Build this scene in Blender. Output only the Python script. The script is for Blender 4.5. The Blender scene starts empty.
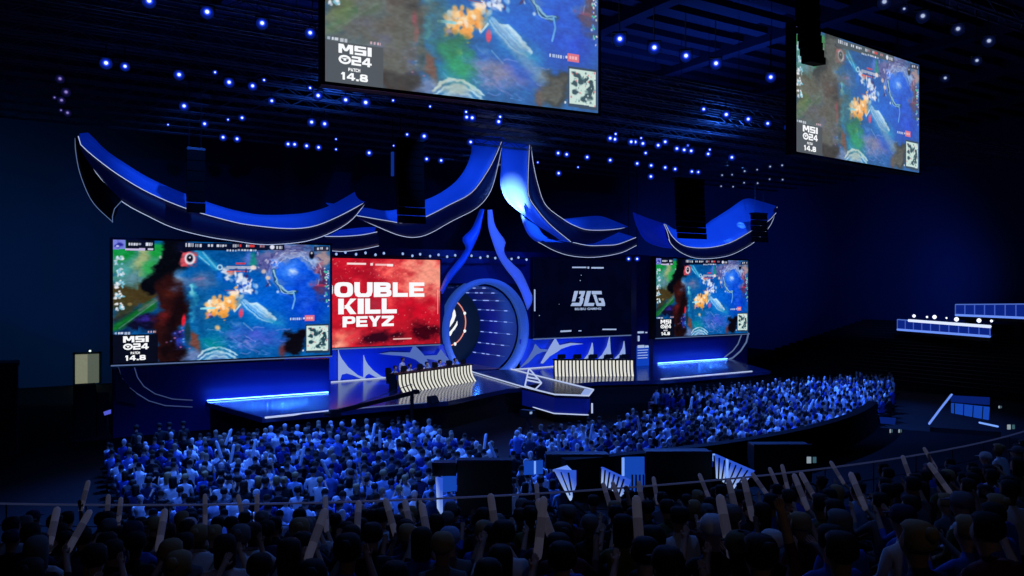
import bpy, bmesh, math, random
import numpy as np
from mathutils import Vector, Matrix, Euler
random.seed(7); RNG = np.random.RandomState(11)
SC = bpy.context.scene
COL = SC.collection
PI = math.pi
# ------------------------------------------------------------------ camera model (28 mm lens, level, turned 32 degrees to the stage)
TH = math.radians(32.1); F = 796.0; CAMZ = 7.5
ST, CT = math.sin(TH), math.cos(TH)
def ray(px):
    t = (px-512.0)/F
    return ST+CT*t, CT-ST*t
def atz(px, py, z):
    a, b = ray(px); return Vector((z*a, z*b, CAMZ+(288.0-py)*z/F))
def PY(px, py, Y):
    a, b = ray(px); return atz(px, py, Y/b)
def PH(px, py, Z):
    return atz(px, py, (CAMZ-Z)*F/(py-288.0))
def proj(p):
    d = p[0]*ST+p[1]*CT; r = p[0]*CT-p[1]*ST
    if d < .2: return (-9999, -9999, d)
    return 512+F*r/d, 288-F*(p[2]-CAMZ)/d, d
def lin(c):
    return tuple((x/255.0/12.92 if x/255.0 <= .04045 else ((x/255.0+.055)/1.055)**2.4) for x in c[:3])
# ------------------------------------------------------------------ materials
def new_mat(name):
    m = bpy.data.materials.new(name); m.use_nodes = True
    return m, m.node_tree.nodes, m.node_tree.links
def surf(name, rgb, rough=.6, metal=0.0, var=.25, scale=6.0, spec=.4, emit=None, es=0.0):
    m, N, L = new_mat(name); b = N['Principled BSDF']
    c = lin(rgb)
    tc = N.new('ShaderNodeTexCoord'); nz = N.new('ShaderNodeTexNoise'); nz.inputs['Scale'].default_value = scale
    nz.inputs['Detail'].default_value = 3
    mx = N.new('ShaderNodeMix'); mx.data_type = 'RGBA'
    mx.inputs['A'].default_value = tuple(x*(1-var) for x in c)+(1,)
    mx.inputs['B'].default_value = tuple(min(1, x*(1+var)) for x in c)+(1,)
    L.new(tc.outputs['Object'], nz.inputs['Vector']); L.new(nz.outputs['Fac'], mx.inputs['Factor'])
    L.new(mx.outputs['Result'], b.inputs['Base Color'])
    b.inputs['Roughness'].default_value = rough; b.inputs['Metallic'].default_value = metal
    b.inputs['Specular IOR Level'].default_value = spec
    if emit:
        b.inputs['Emission Color'].default_value = lin(emit)+(1,); b.inputs['Emission Strength'].default_value = es
        m.cycles.emission_sampling = 'NONE'
    return m
def glow(name, rgb, s, sample=False):
    m, N, L = new_mat(name); N.remove(N['Principled BSDF'])
    e = N.new('ShaderNodeEmission'); e.inputs['Color'].default_value = lin(rgb)+(1,); e.inputs['Strength'].default_value = s
    L.new(e.outputs[0], N['Material Output'].inputs['Surface'])
    m.cycles.emission_sampling = 'FRONT_BACK' if sample else 'NONE'
    return m
def painted_screen(name, attr='Col', gain=1.0, lift=0.0, liftc=(150, 165, 150)):
    m, N, L = new_mat(name); N.remove(N['Principled BSDF'])
    a = N.new('ShaderNodeAttribute'); a.attribute_name = attr
    e = N.new('ShaderNodeEmission'); e.inputs['Strength'].default_value = gain
    if lift:
        mx = N.new('ShaderNodeMix'); mx.data_type = 'RGBA'; mx.inputs['Factor'].default_value = lift
        mx.inputs['B'].default_value = lin(liftc)+(1,)
        L.new(a.outputs['Color'], mx.inputs['A']); L.new(mx.outputs['Result'], e.inputs['Color'])
    else:
        L.new(a.outputs['Color'], e.inputs['Color'])
    L.new(e.outputs[0], N['Material Output'].inputs['Surface'])
    m.cycles.emission_sampling = 'NONE'
    return m
def attr_surf(name, attr='Col', rough=.8):
    m, N, L = new_mat(name); b = N['Principled BSDF']
    a = N.new('ShaderNodeAttribute'); a.attribute_name = attr
    L.new(a.outputs['Color'], b.inputs['Base Color']); b.inputs['Roughness'].default_value = rough
    b.inputs['Specular IOR Level'].default_value = .2
    return m
def lens_halo_mat(name, core, edge, s):
    # glow halo painted into the lens: bright core fading to the rim (object-space radius)
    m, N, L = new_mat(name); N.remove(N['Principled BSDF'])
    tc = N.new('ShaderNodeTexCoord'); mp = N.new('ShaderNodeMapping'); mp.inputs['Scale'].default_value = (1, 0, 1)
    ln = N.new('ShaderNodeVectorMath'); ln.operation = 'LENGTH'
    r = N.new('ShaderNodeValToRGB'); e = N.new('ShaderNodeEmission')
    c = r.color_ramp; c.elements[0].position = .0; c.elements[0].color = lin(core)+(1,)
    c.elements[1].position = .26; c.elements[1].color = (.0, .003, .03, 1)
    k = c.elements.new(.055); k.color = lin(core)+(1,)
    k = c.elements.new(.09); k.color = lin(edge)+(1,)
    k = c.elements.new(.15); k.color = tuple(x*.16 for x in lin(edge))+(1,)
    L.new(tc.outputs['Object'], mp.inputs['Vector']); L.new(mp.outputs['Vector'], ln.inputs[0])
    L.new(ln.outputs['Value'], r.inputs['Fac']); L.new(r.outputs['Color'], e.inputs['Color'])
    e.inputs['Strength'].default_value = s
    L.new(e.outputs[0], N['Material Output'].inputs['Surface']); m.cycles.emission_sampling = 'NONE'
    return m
# ------------------------------------------------------------------ mesh builder
class MB:
    def __init__(s): s.v = []; s.f = []; s.m = []
    def add(s, vs, fs, mi=0):
        o = len(s.v); s.v += [tuple(v) for v in vs]
        for f in fs: s.f.append(tuple(i+o for i in f)); s.m.append(mi)
        return s
    def box(s, c, d, rz=0.0, mi=0):
        cx, cy, cz = c; hx, hy, hz = d[0]/2, d[1]/2, d[2]/2; ca, sa = math.cos(rz), math.sin(rz)
        vs = []
        for z in (-hz, hz):
            for x, y in ((-hx, -hy), (hx, -hy), (hx, hy), (-hx, hy)):
                vs.append((cx+x*ca-y*sa, cy+x*sa+y*ca, cz+z))
        return s.add(vs, [(3, 2, 1, 0), (4, 5, 6, 7), (0, 1, 5, 4), (1, 2, 6, 5), (2, 3, 7, 6), (3, 0, 4, 7)], mi)
    def box2(s, a, b, mi=0):
        return s.box([(a[i]+b[i])/2 for i in range(3)], [abs(b[i]-a[i]) for i in range(3)], 0, mi)
    def beam(s, a, b, w, h, mi=0):
        a, b = Vector(a), Vector(b); d = (b-a).normalized(); up = Vector((0, 0, 1))
        if abs(d.z) > .95: up = Vector((0, 1, 0))
        x = d.cross(up).normalized(); y = x.cross(d)
        vs = [p+x*(i*w/2)+y*(j*h/2) for p in (a, b) for i, j in ((-1, -1), (1, -1), (1, 1), (-1, 1))]
        return s.add(vs, [(0, 1, 2, 3), (7, 6, 5, 4), (0, 4, 5, 1), (1, 5, 6, 2), (2, 6, 7, 3), (3, 7, 4, 0)], mi)
    def tube(s, pts, r, n=6, mi=0, r2=None):
        pts = [Vector(p) for p in pts]; k = len(pts); vs = []; fs = []
        for i, p in enumerate(pts):
            d = (pts[min(i+1, k-1)]-pts[max(i-1, 0)]).normalized(); up = Vector((0, 0, 1))
            if abs(d.z) > .9: up = Vector((0, 1, 0))
            x = d.cross(up).normalized(); y = x.cross(d)
            rr = r if r2 is None else r+(r2-r)*i/max(1, k-1)
            for j in range(n):
                a = 2*PI*j/n; vs.append(p+x*(rr*math.cos(a))+y*(rr*math.sin(a)))
        for i in range(k-1):
            for j in range(n):
                a = i*n+j; b = i*n+(j+1) % n; fs.append((a, b, b+n, a+n))
        fs.append(tuple(range(n))[::-1]); fs.append(tuple((k-1)*n+j for j in range(n)))
        return s.add(vs, fs, mi)
    def prism(s, poly, d, mi=0):
        # poly: 3D points in order, extruded by vector d
        n = len(poly); d = Vector(d); p = [Vector(q) for q in poly]
        vs = p+[q+d for q in p]
        fs = [tuple(range(n))[::-1], tuple(range(n, 2*n))]+[(i, (i+1) % n, (i+1) % n+n, i+n) for i in range(n)]
        return s.add(vs, fs, mi)
    def strip(s, A, B, mi=0, cross=1, bow=None):
        # surface between two polylines of equal length; bow pushes the middle along a vector
        n = len(A); rows = []
        for k in range(cross+1):
            t = k/cross; row = []
            for a, b in zip(A, B):
                p = Vector(a).lerp(Vector(b), t)
                if bow is not None: p = p+Vector(bow)*(4*t*(1-t))
                row.append(p)
            rows.append(row)
        vs = [p for r in rows for p in r]
        fs = [(k*n+i, k*n+i+1, (k+1)*n+i+1, (k+1)*n+i) for k in range(cross) for i in range(n-1)]
        return s.add(vs, fs, mi)
    def lathe(s, prof, c=(0, 0, 0), n=16, mi=0, sx=1, sy=1):
        vs = []; k = len(prof)
        for r, z in prof:
            for j in range(n):
                a = 2*PI*j/n; vs.append((c[0]+r*sx*math.cos(a), c[1]+r*sy*math.sin(a), c[2]+z))
        fs = [(i*n+j, i*n+(j+1) % n, (i+1)*n+(j+1) % n, (i+1)*n+j) for i in range(k-1) for j in range(n)]
        fs.append(tuple(range(n))[::-1]); fs.append(tuple((k-1)*n+j for j in range(n)))
        return s.add(vs, fs, mi)
    def mesh(s, name, mats, smooth=False):
        me = bpy.data.meshes.new(name); me.from_pydata(s.v, [], s.f)
        for m in (mats if isinstance(mats, (list, tuple)) else [mats]): me.materials.append(m)
        me.polygons.foreach_set('material_index', s.m)
        if smooth: me.polygons.foreach_set('use_smooth', [True]*len(s.f))
        me.update(); return me
    def build(s, name, mats, parent=None, smooth=False, local=False, solid=0.0):
        if parent is not None and not local:
            l = parent.location
            if parent.parent is not None: l = l+parent.parent.location
            s.v = [(v[0]-l[0], v[1]-l[1], v[2]-l[2]) for v in s.v]
        return link(name, s.mesh(name, mats, smooth), parent, solid)
def link(name, me, parent=None, solid=0.0):
    o = bpy.data.objects.new(name, me); COL.objects.link(o)
    if parent is not None: o.parent = parent
    if solid:
        md = o.modifiers.new('Solidify', 'SOLIDIFY'); md.thickness = solid; md.offset = 0
    return o
def tag(o, label=None, cat=None, group=None, kind=None):
    if label: o['label'] = label
    if cat: o['category'] = cat
    if group: o['group'] = group
    if kind: o['kind'] = kind
    return o
def thing(name, label, cat, loc=(0, 0, 0), rz=0.0, group=None):
    o = bpy.data.objects.new(name, None); COL.objects.link(o); o.empty_display_size = .3
    o.location = loc; o.rotation_euler = (0, 0, rz)
    return tag(o, label, cat, group)
def struct(o): o['kind'] = 'structure'; return o
def dup(root, loc, rot=(0, 0, 0), label=None, group=None, sc=None):
    r = root.copy(); COL.objects.link(r); r.location = loc; r.rotation_euler = rot
    if sc is not None: r.scale = (sc, sc, sc) if not hasattr(sc, '__len__') else sc
    if label: r['label'] = label
    if group: r['group'] = group
    for ch in list(root.children):
        c = ch.copy(); COL.objects.link(c); c.parent = r
        for g in list(ch.children):
            d = g.copy(); COL.objects.link(d); d.parent = c
    return r
def resample(pts, n):
    pts = [Vector(p) for p in pts]
    # Catmull-Rom through the points, then n samples by arc length
    P = [pts[0]*2-pts[1]]+pts+[pts[-1]*2-pts[-2]]; fine = []
    for i in range(1, len(P)-2):
        for k in range(12):
            t = k/12.0; a, b, c, d = P[i-1], P[i], P[i+1], P[i+2]
            fine.append(.5*((2*b)+(c-a)*t+(2*a-5*b+4*c-d)*t*t+(3*b-3*c+d-a)*t**3))
    fine.append(pts[-1])
    L = [0.0]
    for a, b in zip(fine, fine[1:]): L.append(L[-1]+(b-a).length)
    out = []; j = 0
    for k in range(n):
        t = L[-1]*k/(n-1)
        while j < len(L)-2 and L[j+1] < t: j += 1
        u = 0 if L[j+1] == L[j] else (t-L[j])/(L[j+1]-L[j])
        out.append(fine[j].lerp(fine[j+1], max(0, min(1, u))))
    return out
def text_mesh(body, x0, x1, z0, z1, y=0.0, bold=.03, shear=0.0):
    cu = bpy.data.curves.new('lettering', 'FONT'); cu.body = body; cu.size = 1.0; cu.offset = bold; cu.shear = shear
    cu.space_character = 1.06
    o = bpy.data.objects.new('lettering', cu); COL.objects.link(o)
    dg = bpy.context.evaluated_depsgraph_get(); me = bpy.data.meshes.new_from_object(o.evaluated_get(dg))
    bpy.data.objects.remove(o); bpy.data.curves.remove(cu)
    co = np.array([v.co[:] for v in me.vertices]); lo, hi = co.min(0), co.max(0)
    vs = [(x0+(c[0]-lo[0])/(hi[0]-lo[0])*(x1-x0), y, z0+(c[1]-lo[1])/(hi[1]-lo[1])*(z1-z0)) for c in co]
    fs = [tuple(p.vertices) for p in me.polygons]
    bpy.data.meshes.remove(me)
    return vs, fs
# heavy extended capitals built from bars and rounded rings in a unit box
def _ring(n=28, sq=3.2, tx=.3, ty=.25, half=None):
    vs = []; fs = []
    for i in range(n):
        a = 2*PI*i/n; c, q = math.cos(a), math.sin(a)
        ex = lambda t, e: math.copysign(abs(t)**(2/e), t)
        e1 = 9.0 if (half == 'D' and c < 0) else sq
        vs.append((.5+.5*ex(c, e1), .5+.5*ex(q, e1))); vs.append((.5+(.5-tx)*ex(c, e1), .5+(.5-ty)*ex(q, e1)))
    for i in range(n): j = (i+1) % n; fs.append((2*i, 2*j, 2*j+1, 2*i+1))
    return vs, fs
def _bar(*r):
    vs = []; fs = []
    for q in r:
        o = len(vs)
        if len(q) == 4 and not hasattr(q[0], '__len__'): x0, y0, x1, y1 = q; q = ((x0, y0), (x1, y0), (x1, y1), (x0, y1))
        vs += list(q); fs.append(tuple(range(o, o+len(q))))
    return vs, fs
def _box(g, x0, y0, x1, y1):
    return [(x0+x*(x1-x0), y0+y*(y1-y0)) for x, y in g[0]], g[1]
def _join(*gs):
    vs = []; fs = []
    for v, f in gs: o = len(vs); vs += v; fs += [tuple(i+o for i in q) for q in f]
    return vs, fs
GLYPH = {
 'O': _ring(), 'D': _ring(half='D'), 'U': _join(_bar((0, .35, .3, 1), (.7, .35, 1, 1)), _bar(((0, .36), (.3, .36), (.36, .25), (.64, .25), (.7, .36), (1, .36), (.93, .1), (.78, 0), (.22, 0), (.07, .1)))),
 'B': _join(_bar((0, 0, .3, 1)), _box(_ring(half='D', ty=.4), .1, 0, 1, .56), _box(_ring(half='D', ty=.42), .1, .46, .95, 1)),
 'L': _bar((0, 0, .32, 1), (0, 0, 1, .27)), 'E': _bar((0, 0, .32, 1), (0, 0, 1, .24), (0, .39, .93, .61), (0, .76, 1, 1)), 'I': _bar((0, 0, 1, 1)),
 'K': _bar((0, 0, .3, 1), ((.3, .36), (.66, 1), (1, 1), (.42, .36)), ((.32, .55), (.56, .64), (1, 0), (.64, 0))),
 'P': _join(_bar((0, 0, .3, 1)), _box(_ring(half='D', ty=.34), .1, .3, 1, 1)), 'Y': _bar(((0, 1), (.34, 1), (.65, .4), (.35, .4)), ((.66, 1), (1, 1), (.65, .4), (.35, .4)), (.35, 0, .65, .42)),
 'Z': _bar((0, .75, 1, 1), (0, 0, 1, .25), ((0, .22), (.42, .22), (1, .78), (.58, .78))),
 'M': _bar((0, 0, .24, 1), (.76, 0, 1, 1), ((.0, 1), (.34, 1), (.58, .25), (.42, .25)), ((.66, 1), (1, 1), (.58, .25), (.42, .25))),
 'S': _bar((.03, .77, .97, 1), (.0, .38, 1, .62), (.03, 0, .97, .23), (0, .5, .3, .95), (.7, .05, 1, .5)), '2': _bar((.03, .77, .97, 1), (.0, .38, 1, .62), (.0, 0, 1, .23), (.7, .5, 1, .95), (0, .05, .3, .5)),
 '4': _bar((.55, 0, .82, 1), (0, .2, 1, .42), ((.0, .42), (.3, .42), (.78, 1), (.5, 1))), '1': _bar((.35, 0, .8, 1), ((.0, .68), (.4, .68), (.4, 1), (.3, 1))), '8': _join(_box(_ring(ty=.4), 0, 0, 1, .57), _box(_ring(ty=.4), .05, .45, .95, 1)),
 '.': _bar((0, 0, 1, .26)), 'A': _bar(((0, 0), (.3, 0), (.62, 1), (.38, 1)), ((.7, 0), (1, 0), (.62, 1), (.38, 1)), (.25, .18, .75, .38)), 'T': _bar((0, .76, 1, 1), (.35, 0, .65, 1)), 'C': _bar((.03, .76, 1, 1), (.03, 0, 1, .24), (0, .05, .3, .95)), 'H': _bar((0, 0, .3, 1), (.7, 0, 1, 1), (.2, .38, .8, .62)),
}
GW = {'I': .34, '.': .32, '1': .62, 'M': 1.2, 'L': .88, 'E': .9, 'T': .9}
def text_mesh_block(body, x0, x1, z0, z1, y=0.0, gap=.1):
    tot = sum(GW.get(c, 1) for c in body)+gap*(len(body)-1); k = (x1-x0)/tot; vs = []; fs = []; x = x0
    for c in body:
        w = GW.get(c, 1)*k; o = len(vs); g = GLYPH[c]
        vs += [(x+p*w, y-.002*(i % 2 == 0)*0, z0+q*(z1-z0)) for i, (p, q) in enumerate(g[0])]; fs += [tuple(i+o for i in f) for f in g[1]]; x += w+gap*k
    return vs, fs
ORD = ['first', 'second', 'third', 'fourth', 'fifth', 'sixth', 'seventh', 'eighth', 'ninth', 'tenth', 'eleventh', 'twelfth']
def nth(i):
    if i < 12: return ORD[i]
    n = i+1; return str(n)+('th' if 10 < n % 100 < 14 else {1: 'st', 2: 'nd', 3: 'rd'}.get(n % 10, 'th'))
# ------------------------------------------------------------------ shared materials
M = {}
M['black'] = surf('matte_black', (9, 9, 12), .7)
M['darkmetal'] = surf('dark_metal', (40, 42, 50), .45, .6)
M['truss'] = surf('truss_metal', (120, 125, 140), .45, .7)
M['navy'] = surf('navy_panel', (6, 10, 42), .5)
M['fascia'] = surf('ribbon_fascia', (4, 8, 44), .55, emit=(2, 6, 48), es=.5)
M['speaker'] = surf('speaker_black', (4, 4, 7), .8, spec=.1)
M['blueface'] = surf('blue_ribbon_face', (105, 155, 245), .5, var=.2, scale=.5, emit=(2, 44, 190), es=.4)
M['strip'] = glow('white_light_strip', (185, 200, 240), .95)
M['strip_dim'] = glow('dim_light_strip', (110, 135, 190), .6)
M['strip_hot'] = glow('hot_light_strip', (70, 120, 255), 16.0, True)
M['white'] = glow('white_lettering', (250, 252, 255), 1.0)
M['grey_letter'] = glow('grey_lettering', (165, 185, 225), .95)
M['floor'] = surf('arena_floor', (5, 5, 9), .75, spec=.2)
M['deck'] = surf('stage_deck', (40, 52, 95), .16, var=.15, scale=.6, spec=.6)
M['stand'] = surf('concrete_stand', (14, 15, 20), .85)
M['glass_lit'] = glow('lit_blue_glass', (30, 95, 235), .9)
# ================================================================== THE SETTING
wallmat = surf('wall_paint', (40, 62, 92), .9, var=.3, scale=.15)
wallmat_b = surf('back_wall_paint', (36, 52, 96), .9, var=.35, scale=.12)
ceilmat = surf('ceiling_paint', (40, 46, 84), .9)
struct(MB().add([(-14, -12, 0), (80, -12, 0), (80, 72, 0), (-14, 72, 0)], [(0, 1, 2, 3)]).build('floor', M['floor']))
b = MB(); b.box2((-14, 70, 0), (80, 70.5, 24)); struct(b.build('wall_back', wallmat_b))
b = MB(); b.box2((-14.5, -12, 0), (-14, 70, 24)); struct(b.build('wall_left', wallmat))
b = MB(); b.box2((78, -12, 0), (78.5, 70, 24)); struct(b.build('wall_right', wallmat_b))
b = MB(); b.box2((-14, -12, 24), (80, 72, 24.4))
for i in range(30):
    y = 14+i*1.9
    for j in range(9):
        b.box2((-10+j*10+.4, y, 23.1), (-10+j*10+9.2, y+.8, 23.5))
for j in range(10): b.box2((-10.6+j*10, 0, 22.7), (-9.8+j*10, 70, 24))
struct(b.build('ceiling', ceilmat))
# doorway of the back wall; corridor light and shade painted as two glowing panels
c = PY(75, 384, 69.9); d = PY(99, 353.5, 69.9)
x0, x1, z0, z1 = c.x, d.x, max(.05, c.z), d.z
b = MB()
for a, e in (((x0-.15, 69.75, z0), (x0, 70.0, z1+.15)), ((x1, 69.75, z0), (x1+.15, 70.0, z1+.15)), ((x0-.15, 69.75, z1), (x1+.15, 70.0, z1+.15))): b.box2(a, e)
door = struct(b.build('door_1', M['black']))
m1 = surf('corridor_wall_light', (150, 145, 118), .9, emit=(150, 146, 118), es=.62)
m2 = surf('corridor_wall_shade', (110, 112, 95), .9, emit=(110, 112, 95), es=.55)
xm = x0+(x1-x0)*.52
b = MB(); b.box2((x0, 69.9, z0), (xm, 69.96, z1)); b.box2((xm, 69.9, z0), (x1, 69.96, z1), 1)
b.build('door_opening', [m1, m2], door)
# small lamp over the doorway
lp = PY(90, 351, 69.6)
o = thing('exit_lamp', 'tiny white lamp above the lit beige doorway at far left', 'lamp', lp)
MB().box(lp+Vector((0, .2, .04)), (.34, .18, .1)).build('housing', M['black'], o)
MB().lathe([(.02, .05), (.07, .07), (.09, .12), (.06, .18), (.02, .2)], lp+Vector((0, 0, -.12)), 10).build('bulb', glow('cool_bulb', (225, 240, 235), 1.4), o)

# dark stand across the hall, right
b = MB()
for i in range(20):
    b.box2((56+i*1.05, 2, 0), (56+(i+1)*1.05, 52, .2+i*.19))
    b.box2((56.5+i*1.05, 2, .2+i*.19), (57.0+i*1.05, 52, .55+i*.19))
struct(b.build('trim_stand_right', M['stand']))
# curved tier in front of the camera: terraces with benches, a bowl about the stage
BC = Vector((20, 45, 0)); R0 = 34.5; TREAD = .85; RISE = .2; ZF0 = 2.1
def ringpt(R, a, z): return Vector((BC.x+R*math.sin(a), BC.y-R*math.cos(a), z))
def arc(R0_, R1_, z0_, z1_, a0, a1, n, b, mi=0):
    for i in range(n):
        t0 = a0+(a1-a0)*i/n; t1 = a0+(a1-a0)*(i+1)/n
        p = [ringpt(R0_, t0, z0_), ringpt(R0_, t1, z0_), ringpt(R1_, t1, z0_), ringpt(R1_, t0, z0_)]
        b.add(p+[q+Vector((0, 0, z1_-z0_)) for q in p], [(3, 2, 1, 0), (4, 5, 6, 7), (0, 1, 5, 4), (1, 2, 6, 5), (2, 3, 7, 6), (3, 0, 4, 7)], mi)
AA0, AA1 = math.radians(-52), math.radians(34)
b = MB()
arc(R0-.75, R0, 0, ZF0, AA0, AA1, 48, b)
for k in range(16):
    zf = ZF0+RISE*k; r = R0+TREAD*k
    arc(r, r+TREAD, 0, zf, AA0, AA1, 40, b)
    arc(r+.28, r+.62, zf, zf+.42, AA0, AA1, 40, b)
struct(b.build('trim_stand_near', M['stand']))
# guard rail of the tier
def rail_thing(name, label, R, zb, zt, a0, a1, npost, mat, rr=.03, mids=(.5,)):
    o = thing(name, label, 'railing', ringpt(R, (a0+a1)/2, zb))
    n = 60
    MB().tube([ringpt(R, a0+(a1-a0)*i/n, zt) for i in range(n+1)], rr, 6).build('handrail', mat, o)
    for t in mids:
        MB().tube([ringpt(R, a0+(a1-a0)*i/n, zb+(zt-zb)*t) for i in range(n+1)], rr*.5, 5).build('rail', M['darkmetal'], o)
    for i in range(npost):
        a = a0+(a1-a0)*i/(npost-1)
        MB().tube([ringpt(R, a, zb), ringpt(R, a, zt)], rr*.7, 5).build('post', M['darkmetal'], o)
railmat = surf('rail_paint', (110, 116, 150), .35, .3, emit=(60, 68, 105), es=.28)  # light on the rail partly put in as faint emission
rail_thing('guard_rail', 'long curved grey handrail running along the front of the near tier', R0-.6, ZF0, ZF0+1.35, AA0, AA1, 34, railmat, .02, (.45, .7))
# dark parapet of the lower boxes
b = MB(); a0, a1 = math.radians(-13.5), math.radians(28)
arc(26.4, 26.8, 0, 2.45, a0, a1, 26, b); arc(26.8, 33.7, 0, 1.3, a0, a1, 26, b)
struct(b.build('trim_parapet', surf('parapet_black', (4, 4, 8), .8, spec=.1)))
# ================================================================== SCREENS
def noise(h, w, cells, seed, octv=4):
    r = np.random.RandomState(seed); out = np.zeros((h, w)); amp = 1.0; tot = 0
    for o in range(octv):
        n = cells*2**o; g = r.rand(n+2, n+2)
        y = np.linspace(0, n, h, endpoint=False); x = np.linspace(0, n, w, endpoint=False)
        yi, xi = y.astype(int), x.astype(int); fy = (y-yi)[:, None]; fx = (x-xi)[None, :]
        fy = fy*fy*(3-2*fy); fx = fx*fx*(3-2*fx)
        a = g[yi][:, xi]; bb = g[yi][:, xi+1]; c = g[yi+1][:, xi]; d = g[yi+1][:, xi+1]
        out += amp*((a*(1-fx)+bb*fx)*(1-fy)+(c*(1-fx)+d*fx)*fy); tot += amp; amp *= .55
    return out/tot
class Paint:
    def __init__(s, w, h, X, Y): s.w, s.h, s.X, s.Y = w, h, X, Y; s.c = np.zeros((h, w, 3))
    def mix(s, a, col): s.c = s.c*(1-a[..., None])+np.array(col, float)*a[..., None]
    def blob(s, x, y, rx, ry, col, al=1.0, rot=0.0, soft=.5, warp=None):
        X = s.X-x; Y = s.Y-y
        if warp is not None: X = X+(warp-.5)*rx*1.2; Y = Y+(np.roll(warp, 37, 1)-.5)*ry*1.2
        c, n = math.cos(rot), math.sin(rot)
        d = np.sqrt(((X*c+Y*n)/rx)**2+((-X*n+Y*c)/ry)**2)
        s.mix(np.clip((1-d)/soft, 0, 1)**1.3*al, col)
    def line(s, pts, wd, col, al=1.0, soft=.5, warp=None, amp=0):
        X, Y = s.X, s.Y
        if warp is not None: X = X+(warp-.5)*amp; Y = Y+(np.roll(warp, 37, 1)-.5)*amp
        D = np.full(X.shape, 1e9)
        for (x0, y0), (x1, y1) in zip(pts, pts[1:]):
            dx, dy = x1-x0, y1-y0; t = np.clip(((X-x0)*dx+(Y-y0)*dy)/(dx*dx+dy*dy+1e-9), 0, 1)
            D = np.minimum(D, np.hypot(X-x0-t*dx, Y-y0-t*dy))
        s.mix(np.clip((1-D/(wd/2.0))/soft, 0, 1)*al, col)
    def rect(s, x0, y0, x1, y1, col, al=1.0):
        s.mix(((s.X >= x0) & (s.X <= x1) & (s.Y >= y0) & (s.Y <= y1)).astype(float)*al, col)
def grid_mesh(name, w, h, rgb, mat):
    xs = np.linspace(0, 1, w); zs = np.linspace(1, 0, h)
    co = np.zeros((h, w, 3)); co[..., 0] = xs[None, :]; co[..., 2] = zs[:, None]
    idx = np.arange(w*h).reshape(h, w)
    q = np.stack([idx[1:, :-1], idx[1:, 1:], idx[:-1, 1:], idx[:-1, :-1]], -1).reshape(-1, 4)
    me = bpy.data.meshes.new(name); me.vertices.add(w*h); me.vertices.foreach_set('co', co.reshape(-1).astype(np.float32))
    me.loops.add(q.size); me.loops.foreach_set('vertex_index', q.reshape(-1).astype(np.int32))
    me.polygons.add(len(q)); me.polygons.foreach_set('loop_start', np.arange(0, q.size, 4, dtype=np.int32))
    s = np.clip(rgb/255.0, 0, 1); l = np.where(s <= .04045, s/12.92, ((s+.055)/1.055)**2.4)
    at = me.color_attributes.new('Col', 'FLOAT_COLOR', 'POINT')
    at.data.foreach_set('color', np.concatenate([l, np.ones((h, w, 1))], -1).reshape(-1).astype(np.float32))
    me.materials.append(mat); me.update(calc_edges=True); me.validate()
    return me
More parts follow.
